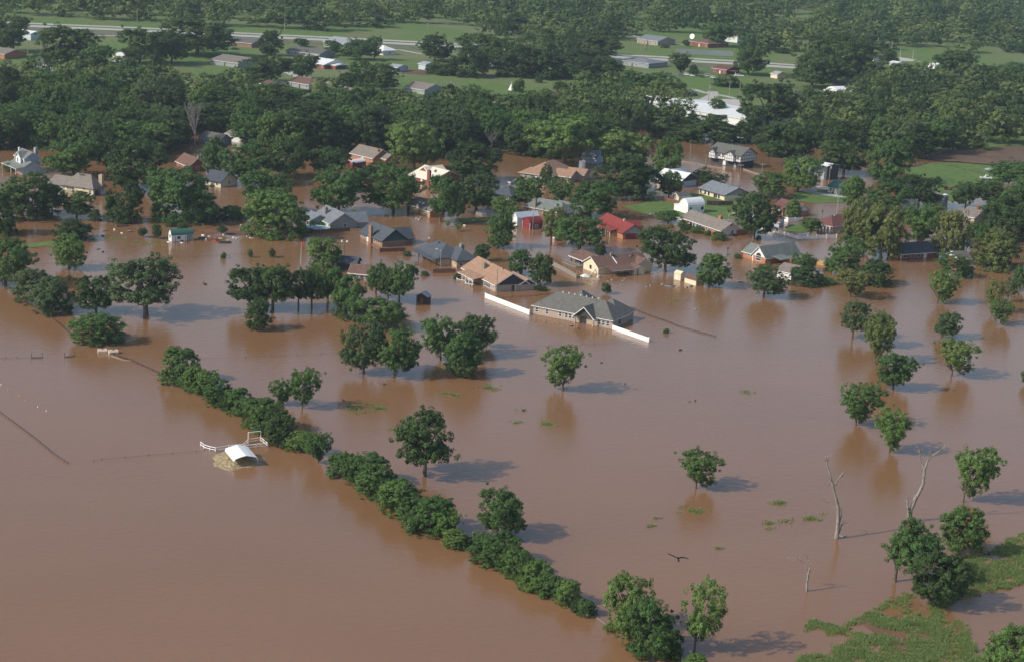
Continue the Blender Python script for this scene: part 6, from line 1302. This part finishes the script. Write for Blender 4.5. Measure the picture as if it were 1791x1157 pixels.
# round pool
a, b = gp(522, 401.5), gp(576, 400); c = gp(549, 400.5); r = (b - a).length / 2; e = empty('swimming_pool', c, 'round above ground pool with white rim behind the brown fence', 'pool'); n = 28; wl, rim, wt = MB(), MB(), MB()
for i in range(n):
    t0, t1 = 2 * math.pi * i / n, 2 * math.pi * (i + 1) / n; f = lambda q, t, z: (q * math.cos(t), q * .62 * math.sin(t), z)
    wl.poly([f(r, t0, -.5), f(r, t1, -.5), f(r, t1, .55), f(r, t0, .55)]); rim.hexa([f(r - .2, t0, .56), f(r + .12, t0, .56), f(r + .12, t1, .56), f(r - .2, t1, .56)], [f(r - .2, t0, .66), f(r + .12, t0, .66), f(r + .12, t1, .66), f(r - .2, t1, .66)])
    wt.poly([(0, 0, .42), f(r, t0, .42), f(r, t1, .42)])
wl.build('wall', 'metal_dark', e); rim.build('rim', 'vinyl', e); wt.build('water_surface', 'pool_water', e)
def boat(x, y, x2, y2, paint, label, h=.55, cab=None, name='boat', wd=1.7):
    a, rz, L = local(x, y, x2, y2); e = empty(name, a, label, 'boat', rz); m = MB(); n = 8; W = wd
    pr = [(i / n, (W / 2) * (1 - max(0, (i / n - .55) / .45) ** 2) + .02) for i in range(n + 1)]
    for (u, w), (u2, w2) in zip(pr, pr[1:]): m.hexa([(u * L, -w * .8, -.2), (u2 * L, -w2 * .8, -.2), (u2 * L, w2 * .8, -.2), (u * L, w * .8, -.2)], [(u * L, -w, h), (u2 * L, -w2, h), (u2 * L, w2, h), (u * L, w, h)])
    m.build('hull', paint, e); m = MB()
    for (u, w), (u2, w2) in zip(pr[:-2], pr[1:-1]): m.poly([(u * L, -w * .82, h + .01), (u2 * L, -w2 * .82, h + .01), (u2 * L, w2 * .82, h + .01), (u * L, w * .82, h + .01)])
    m.build('deck', 'trim_dark', e)
    if cab: m = MB(); m.hexa([(L * .42, -.6, h), (L * .62, -.5, h), (L * .62, .5, h), (L * .42, .6, h)], [(L * .42, -.5, h + .45), (L * .5, -.45, h + .45), (L * .5, .45, h + .45), (L * .42, .5, h + .45)]); m.build('windshield', cab, e)
boat(383, 424, 405, 424.5, 'car_dark', 'dark flat boat afloat right of the green roofed shed', .4); boat(371, 420, 384, 422, 'car_red', 'red boat heap afloat beside the dark flat boat', .5); boat(347, 418, 363, 418, 'metal_dark', 'dark boat hull behind the green roofed shed', .45)
boat(203, 396, 225, 395.5, 'wood_brown', 'brown flat boat on the water among the debris', .35); boat(1662, 484, 1681, 484, 'car_white', 'white boat moored beside the small bush', .5, 'glass'); boat(1163, 499, 1180, 501, 'metal_grey', 'grey boat awash near the cream shed', .3); boat(1457, 479, 1474, 479, 'car_blue', 'blue covered boat behind the dark round bush', .6)
boat(1062, 411.5, 1062.1, 411.5, 'car_dark', 'x') if False else None
# shelters, tanks, floats, boards and other small things
def awning(x, y, w, d, h, mat, label):
    P = gp(x, y); e = empty('canopy', P, label, 'canopy', .35); m = MB(); m.hexa([(-w, -d, h), (w, -d, h), (w, d, h), (-w, d, h)], [(-w * .2, -d * .2, h + .7), (w * .2, -d * .2, h + .7), (w * .2, d * .2, h + .7), (-w * .2, d * .2, h + .7)]); m.build('canopy_top', mat, e)
    for sx in (-1, 1):
        for sy in (-1, 1): m = MB(); m.tube((sx * w * .9, sy * d * .9, -.5), (sx * w * .9, sy * d * .9, h + .05), .05); m.build('leg', 'pole_metal', e)
awning(1023, 492, 1.2, 1.2, 1.5, 'plastic_white', 'small white canopy with a slide beside the brown roofed house'); awning(1729, 306, 1.8, 1.4, 2.3, 'metal_grey', 'grey canopy shelter beside the white truck')
def slide(x, y, x2, y2, label):
    a, rz, L = local(x, y, x2, y2); e = empty('slide', a, label, 'slide', rz); m = MB(); m.path([(0, 0, .1), (L * .5, 0, .5), (L * .8, 0, 1.2), (L, 0, 1.6)], [.2] * 4, 6); m.build('chute', 'plastic_white', e); m = MB(); m.tube((L, 0, -.5), (L, 0, 1.6), .06); m.build('leg', 'pole_metal', e)
slide(1030, 484, 1042, 477, 'white curved slide leading up from the small canopy')
def arch_tent(x, y, x2, y2, d, label):
    a, rz, L = local(x, y, x2, y2); e = empty('carport', a, label, 'carport', rz, 'arched white carports under the dark tree'); m = MB(); n = 8
    for i in range(n):
        t0, t1 = math.pi * i / n, math.pi * (i + 1) / n; f = lambda t, k: (L / 2 - math.cos(t) * L / 2 * k, 1.2 + math.sin(t) * 1.5 * k)
        m.prism([f(t0, 1), f(t1, 1), f(t1, 1.04), f(t0, 1.04)][::-1], 'y', 0, d)
    m.build('cover', 'metal_white', e)
    for px_ in (0, L):
        for py_ in (.1, d - .1): m = MB(); m.tube((px_, py_, -.5), (px_, py_, 1.25), .06); m.build('leg', 'pole_metal', e)
arch_tent(1274, 385, 1288, 388, 6, 'arched white carport left of its pair under the dark tree'); arch_tent(1290, 390, 1306, 394, 6, 'arched white carport right of its pair under the dark tree')
def tank(x, y, x2, y2, label):
    a, rz, L = local(x, y, x2, y2); e = empty('water_tank', a, label, 'tank', rz); m = MB(); m.prism([(-.8, -.3), (.8, -.3), (.85, .5), (.5, .85), (-.5, .85), (-.85, .5)], 'x', 0, L); m.build('body', 'tank_tan', e); m = MB(); m.tube((L / 2, 0, .85), (L / 2, 0, 1.0), .22, n=8); m.build('lid', 'wood_dark', e)
tank(171, 616, 187, 615.5, 'left tan box tank floating beside the round low tree'); tank(190, 618, 206, 617, 'right tan box tank floating beside the round low tree')
fr = random.Random(2)
def float_thing(name, x, y, sx, sy, sz, mat, label, cat, group=None, rz=None):
    P = gp(x, y); e_ = MB(); k = .12 * min(sx, sy); e_.hexa([(-sx, -sy, -.15), (sx, -sy, -.15), (sx, sy, -.15), (-sx, sy, -.15)], [(-sx + k, -sy + k, sz), (sx - k, -sy + k, sz * .85), (sx - k, sy - k, sz), (-sx + k, sy - k, sz * .9)]); o = e_.build(name, mat); o.location = P; o.rotation_euler.z = fr.uniform(0, 3) if rz is None else rz; tag(o, label, cat, group, 'thing')
for i, (x, y, c) in enumerate([(2, 673, 'plastic_white'), (14, 683, 'plastic_orange'), (34, 693, 'plastic_orange'), (45, 700, 'plastic_orange'), (66, 712, 'plastic_white'), (81, 719, 'plastic_white')]):
    P = gp(x, y); m = MB(); m.tube((0, 0, -.1), (0, 0, .16), .12, .11, 8); m.tube((0, 0, .16), (0, 0, .4), .10, .03, 8); o = m.build('marker_cone', c); o.location = P
    tag(o, ['white cone marker cut close to the left edge', 'orange cone marker farthest left of the three', 'orange cone marker between two others of its colour', 'orange cone marker lowest of the three', 'white cone marker next to last in the slanting row', 'white cone marker last in the slanting row'][i], 'marker', 'cone markers in a slanting row')
DEB = [('plastic_white', 'piece of white floating debris near the green roofed shed', [(385, 417), (392, 411), (398, 421), (408, 416), (415, 417), (432, 414), (437, 416), (441, 417), (366, 414), (355, 412), (226, 405), (200, 402), (213, 408), (318, 425), (295, 424), (422, 394), (426, 401), (360, 419), (375, 418)], .45),
       ('wood_dark', 'dark scrap of floating debris near the green roofed shed', [(186, 404), (180, 413), (228, 406), (308, 424), (318, 422), (328, 424), (354, 421), (366, 421), (395, 423), (424, 396), (183, 404), (172, 436), (180, 441), (358, 497)], .7),
       ('plastic_white', 'white item drifting by the open street between the houses', [(733, 384), (728, 383), (828, 386), (860, 388), (1073, 372), (735, 380), (812, 395)], .5),
       ('metal_grey', 'pale object awash before the brown roofed house', [(1063, 492), (1071, 490), (1088, 491), (1093, 489), (1086, 498), (1048, 489), (1140, 479), (1150, 476), (982, 571), (1013, 519), (1138, 500), (1130, 502)], .45),
       ('wood_grey', 'floating board by the cream garden shed', [(1158, 497), (1172, 499), (1178, 500), (1188, 502), (1200, 503), (1207, 504), (1295, 493), (1215, 541), (1208, 501)], .9),
       ('wood_dark', 'dark bit of driftwood on the open water', [(1012, 575), (1000, 570), (958, 608), (1190, 612), (1206, 702), (1216, 701), (1052, 634), (1093, 671), (915, 718), (1770, 965), (1730, 968), (1745, 965), (1715, 1008), (1392, 480), (672, 672), (600, 700), (460, 520)], .36)]
for (mat, lb, pts, s_), nm_ in zip(DEB, ['jug', 'scrap_heap', 'cooler', 'lawn_chair', 'plank', 'driftwood']):
    for (x, y) in pts: float_thing(nm_, x, y, s_ * fr.uniform(.5, 1.3), s_ * fr.uniform(.3, .6), fr.uniform(.10, .35), mat, lb, 'floating item', lb.split(' near ')[0].split(' on the')[0] + 's')
def log(pts, r, label):
    P = [gp(*p) for p in pts]; m = MB(); m.path([p - P[0] for p in P], [r * (1 - .5 * i / len(P)) for i in range(len(P))], 7); o = m.build('log', 'deadwood', smooth=True); o.location = P[0]; tag(o, label, 'log')
log([(1000, 1062), (1015, 1070), (1030, 1075), (1036, 1074)], .22, 'pale bent log at the near end of the hedgerow'); log([(1040, 1078), (1050, 1084), (1058, 1090)], .10, 'thin pale stick between the hedgerow and the bright tree'); log([(1722, 968), (1735, 963), (1750, 961)], .25, 'dark driftwood log on the grassy bank'); log([(195, 622), (215, 629), (232, 631)], .16, 'weathered pole adrift beside the tan tanks'); log([(1463, 934), (1475, 938), (1481, 936)], .18, 'short log at the foot of the tall dead trunk'); log([(822, 603), (845, 606), (858, 609)], .10, 'fallen bough in the water at the trio of trees')
# propane-like white tank and a red tractor
a = gp(1018, 296); e = empty('water_tank', a, 'white cylinder tank at the end of the low tan wing', 'tank', .2); m = MB(); m.tube((0, 0, -.5), (0, 0, 3.2), 1.4, 1.4, 14); m.build('body', 'metal_white', e); m = MB(); m.tube((0, 0, 3.2), (0, 0, 3.7), 1.4, .3, 14); m.build('lid', 'metal_white', e)
a = gp(1652, 357); e = empty('water_tank', a, 'white topped silver silo beside the dark round tree', 'tank', .2); m = MB(); m.tube((0, 0, -.5), (0, 0, 3.6), 1.1, 1.1, 14); m.build('body', 'metal_blue', e); m = MB(); m.tube((0, 0, 3.6), (0, 0, 4.0), 1.15, .4, 14); m.build('lid', 'metal_white', e)
a, rz, L = local(1654, 332, 1664, 333); e = empty('tractor', a, 'small red tractor on the near edge of the far lawn', 'tractor', rz); m = MB(); m.box(.6, 2.6, -.4, .4, .6, 1.2); m.prism([(-.3, .6), (.7, .6), (.7, 1.0), (-.1, 1.1)], 'y', -.5, .5); m.build('body', 'red_paint', e); m = MB(); m.box(-.2, .5, -.5, .5, 1.9, 2.0); [m.tube((x, y, 1.0), (x, y, 1.9), .04) for x in (-.1, .4) for y in (-.45, .45)]; m.build('canopy', 'red_paint', e)
for x, r in ((0, .7), (2.2, .42)):
    for sg in (-1, 1): m = MB(); m.tube((x, sg * .5, r), (x, sg * .8, r), r, n=12); m.build('wheel', 'tyre', e)
def swing(x, y, x2, y2, ty, label):
    a, rz, L = local(x, y, x2, y2); h = hgt(x, y, ty); e = empty('swing_frame', a, label, 'swing', rz); m = MB()
    for px_ in (0, L): m.tube((px_, -.8, -.3), (px_, 0, h), .06); m.tube((px_, .8, -.3), (px_, 0, h), .06)
    m.tube((0, 0, h), (L, 0, h), .06); m.build('frame', 'wood_grey', e); m = MB(); m.box(L * .2, L * .8, -.25, .25, .1, .2); m.build('seat', 'wood_dark', e)
swing(880, 421, 897, 421, 406, 'grey swing frame sunk beside the narrow tree')
a = gp(866, 511); 
for i, (x, y) in enumerate([(400, 421)]): pass
for (x, y, ty, lb) in [(307, 429, 414, 'left dark stake before the green roofed shed'), (324, 428, 413, 'middle dark stake before the green roofed shed'), (341, 428, 420, 'right dark stake before the green roofed shed')]:
    m = MB(); m.tube((0, 0, -.4), (0, 0, hgt(x, y, ty)), .09, n=6); o = m.build('stake', 'wood_dark'); o.location = gp(x, y); tag(o, lb, 'stake')
for (x, y, lb) in [(1180, 419, 'white bin before the red garage gable'), (911, 506, 'pale chair against the dark tan house gable'), (1046, 486, 'white barrel before the cream gable')]:
    m = MB(); m.tube((0, 0, -.3), (0, 0, .8), .4, .45, 10); o = m.build('bin', 'plastic_white'); o.location = gp(x, y); tag(o, lb, 'bin')
m = MB(); m.tube((0, 0, -.2), (0, 0, .6), .5, .4, 9); o = m.build('barrel', 'metal_dark'); o.location = gp(1113, 432); tag(o, 'dark barrel afloat below the red roofed house', 'barrel')
# people standing nowhere; birds on the wing
def bird(x, y, depth, span, mat, label, roll, name='bird'):
    d = ray(x, y); P = CAMP + d * depth; e = empty(name, P, label, 'bird'); S = span / 2
    ax = (CX * math.cos(roll) - CY * math.sin(roll)).normalized(); up = (CY * math.cos(roll) + CX * math.sin(roll)).normalized(); fw = ax.cross(up)
    e.matrix_world = Matrix(((ax.x, fw.x, up.x, P.x), (ax.y, fw.y, up.y, P.y), (ax.z, fw.z, up.z, P.z), (0, 0, 0, 1)))
    m = MB(); m.path([(0, -.30 * S, .02), (0, -.16 * S, .03), (0, .10 * S, 0), (0, .36 * S, -.12 * S)], [.03 * S, .085 * S, .11 * S, .05 * S], 8); m.tube((0, -.28 * S, .02), (0, -.42 * S, -.01), .045 * S, .01 * S, 6); m.build('body', mat, e, smooth=True)
    m = MB(); m.hexa([(-.07 * S, .30 * S, -.10 * S), (.07 * S, .30 * S, -.10 * S), (.12 * S, .62 * S, -.26 * S), (-.12 * S, .62 * S, -.26 * S)], [(-.07 * S, .30 * S, -.08 * S), (.07 * S, .30 * S, -.08 * S), (.12 * S, .62 * S, -.25 * S), (-.12 * S, .62 * S, -.25 * S)]); m.build('tail', mat, e)
    for sg, prof in ((-1, [(0, .0, .25), (.3, .16, .29), (.62, .34, .26), (.86, .46, .20), (1.02, .52, .08)]), (1, [(0, .0, .25), (.3, .07, .29), (.62, .05, .26), (.86, -.03, .19), (1.02, -.08, .07)])):
        m = MB()
        for (u, z, c), (u2, z2, c2) in zip(prof, prof[1:]):
            lo = [(sg * u * S, -c * S, z * S), (sg * u2 * S, -c2 * S, z2 * S), (sg * u2 * S, c2 * S * 1.2, z2 * S - .1 * c2 * S), (sg * u * S, c * S * 1.2, z * S - .1 * c * S)]
            if sg < 0: lo = [lo[1], lo[0], lo[3], lo[2]]
            m.hexa(lo, [(p[0], p[1], p[2] + .05 * S) for p in lo])
        for k in range(4): u, z, c = prof[-1]; m.tube((sg * .95 * S, (-.04 + .05 * k) * S, (z - .02) * S), (sg * (1.08 + .03 * (2 - abs(k - 1.5))) * S, (-.07 + .10 * k) * S, z * S), .018 * S, .006 * S, 4)
        m.build('wing', mat, e)
bird(1186, 975.5, 148, 1.55, 'bird_black', 'black vulture gliding above the open water', R(-3)); bird(440, 747.5, 300, .62, 'bird_white', 'small white egret flying beside the hedgerow', R(10))

# ------------------------------------------------------------------ haze
def haze():
    m = bpy.data.materials.new('haze'); m.use_nodes = True; t = m.node_tree; t.nodes.clear()
    o = t.nodes.new('ShaderNodeOutputMaterial'); v = t.nodes.new('ShaderNodeVolumePrincipled')
    v.inputs['Color'].default_value = (.66, .82, .97, 1); v.inputs['Density'].default_value = HAZE; v.inputs['Anisotropy'].default_value = .2
    t.links.new(v.outputs[0], o.inputs['Volume']); MATS['haze'] = m
    mb = MB(); mb.box(-4200, 4200, -120, 6200, -2.6, 128); tag(mb.build('haze', 'haze'), 'thin pale summer haze in the air', 'haze', kind='stuff')
HAZE = .000085
haze()
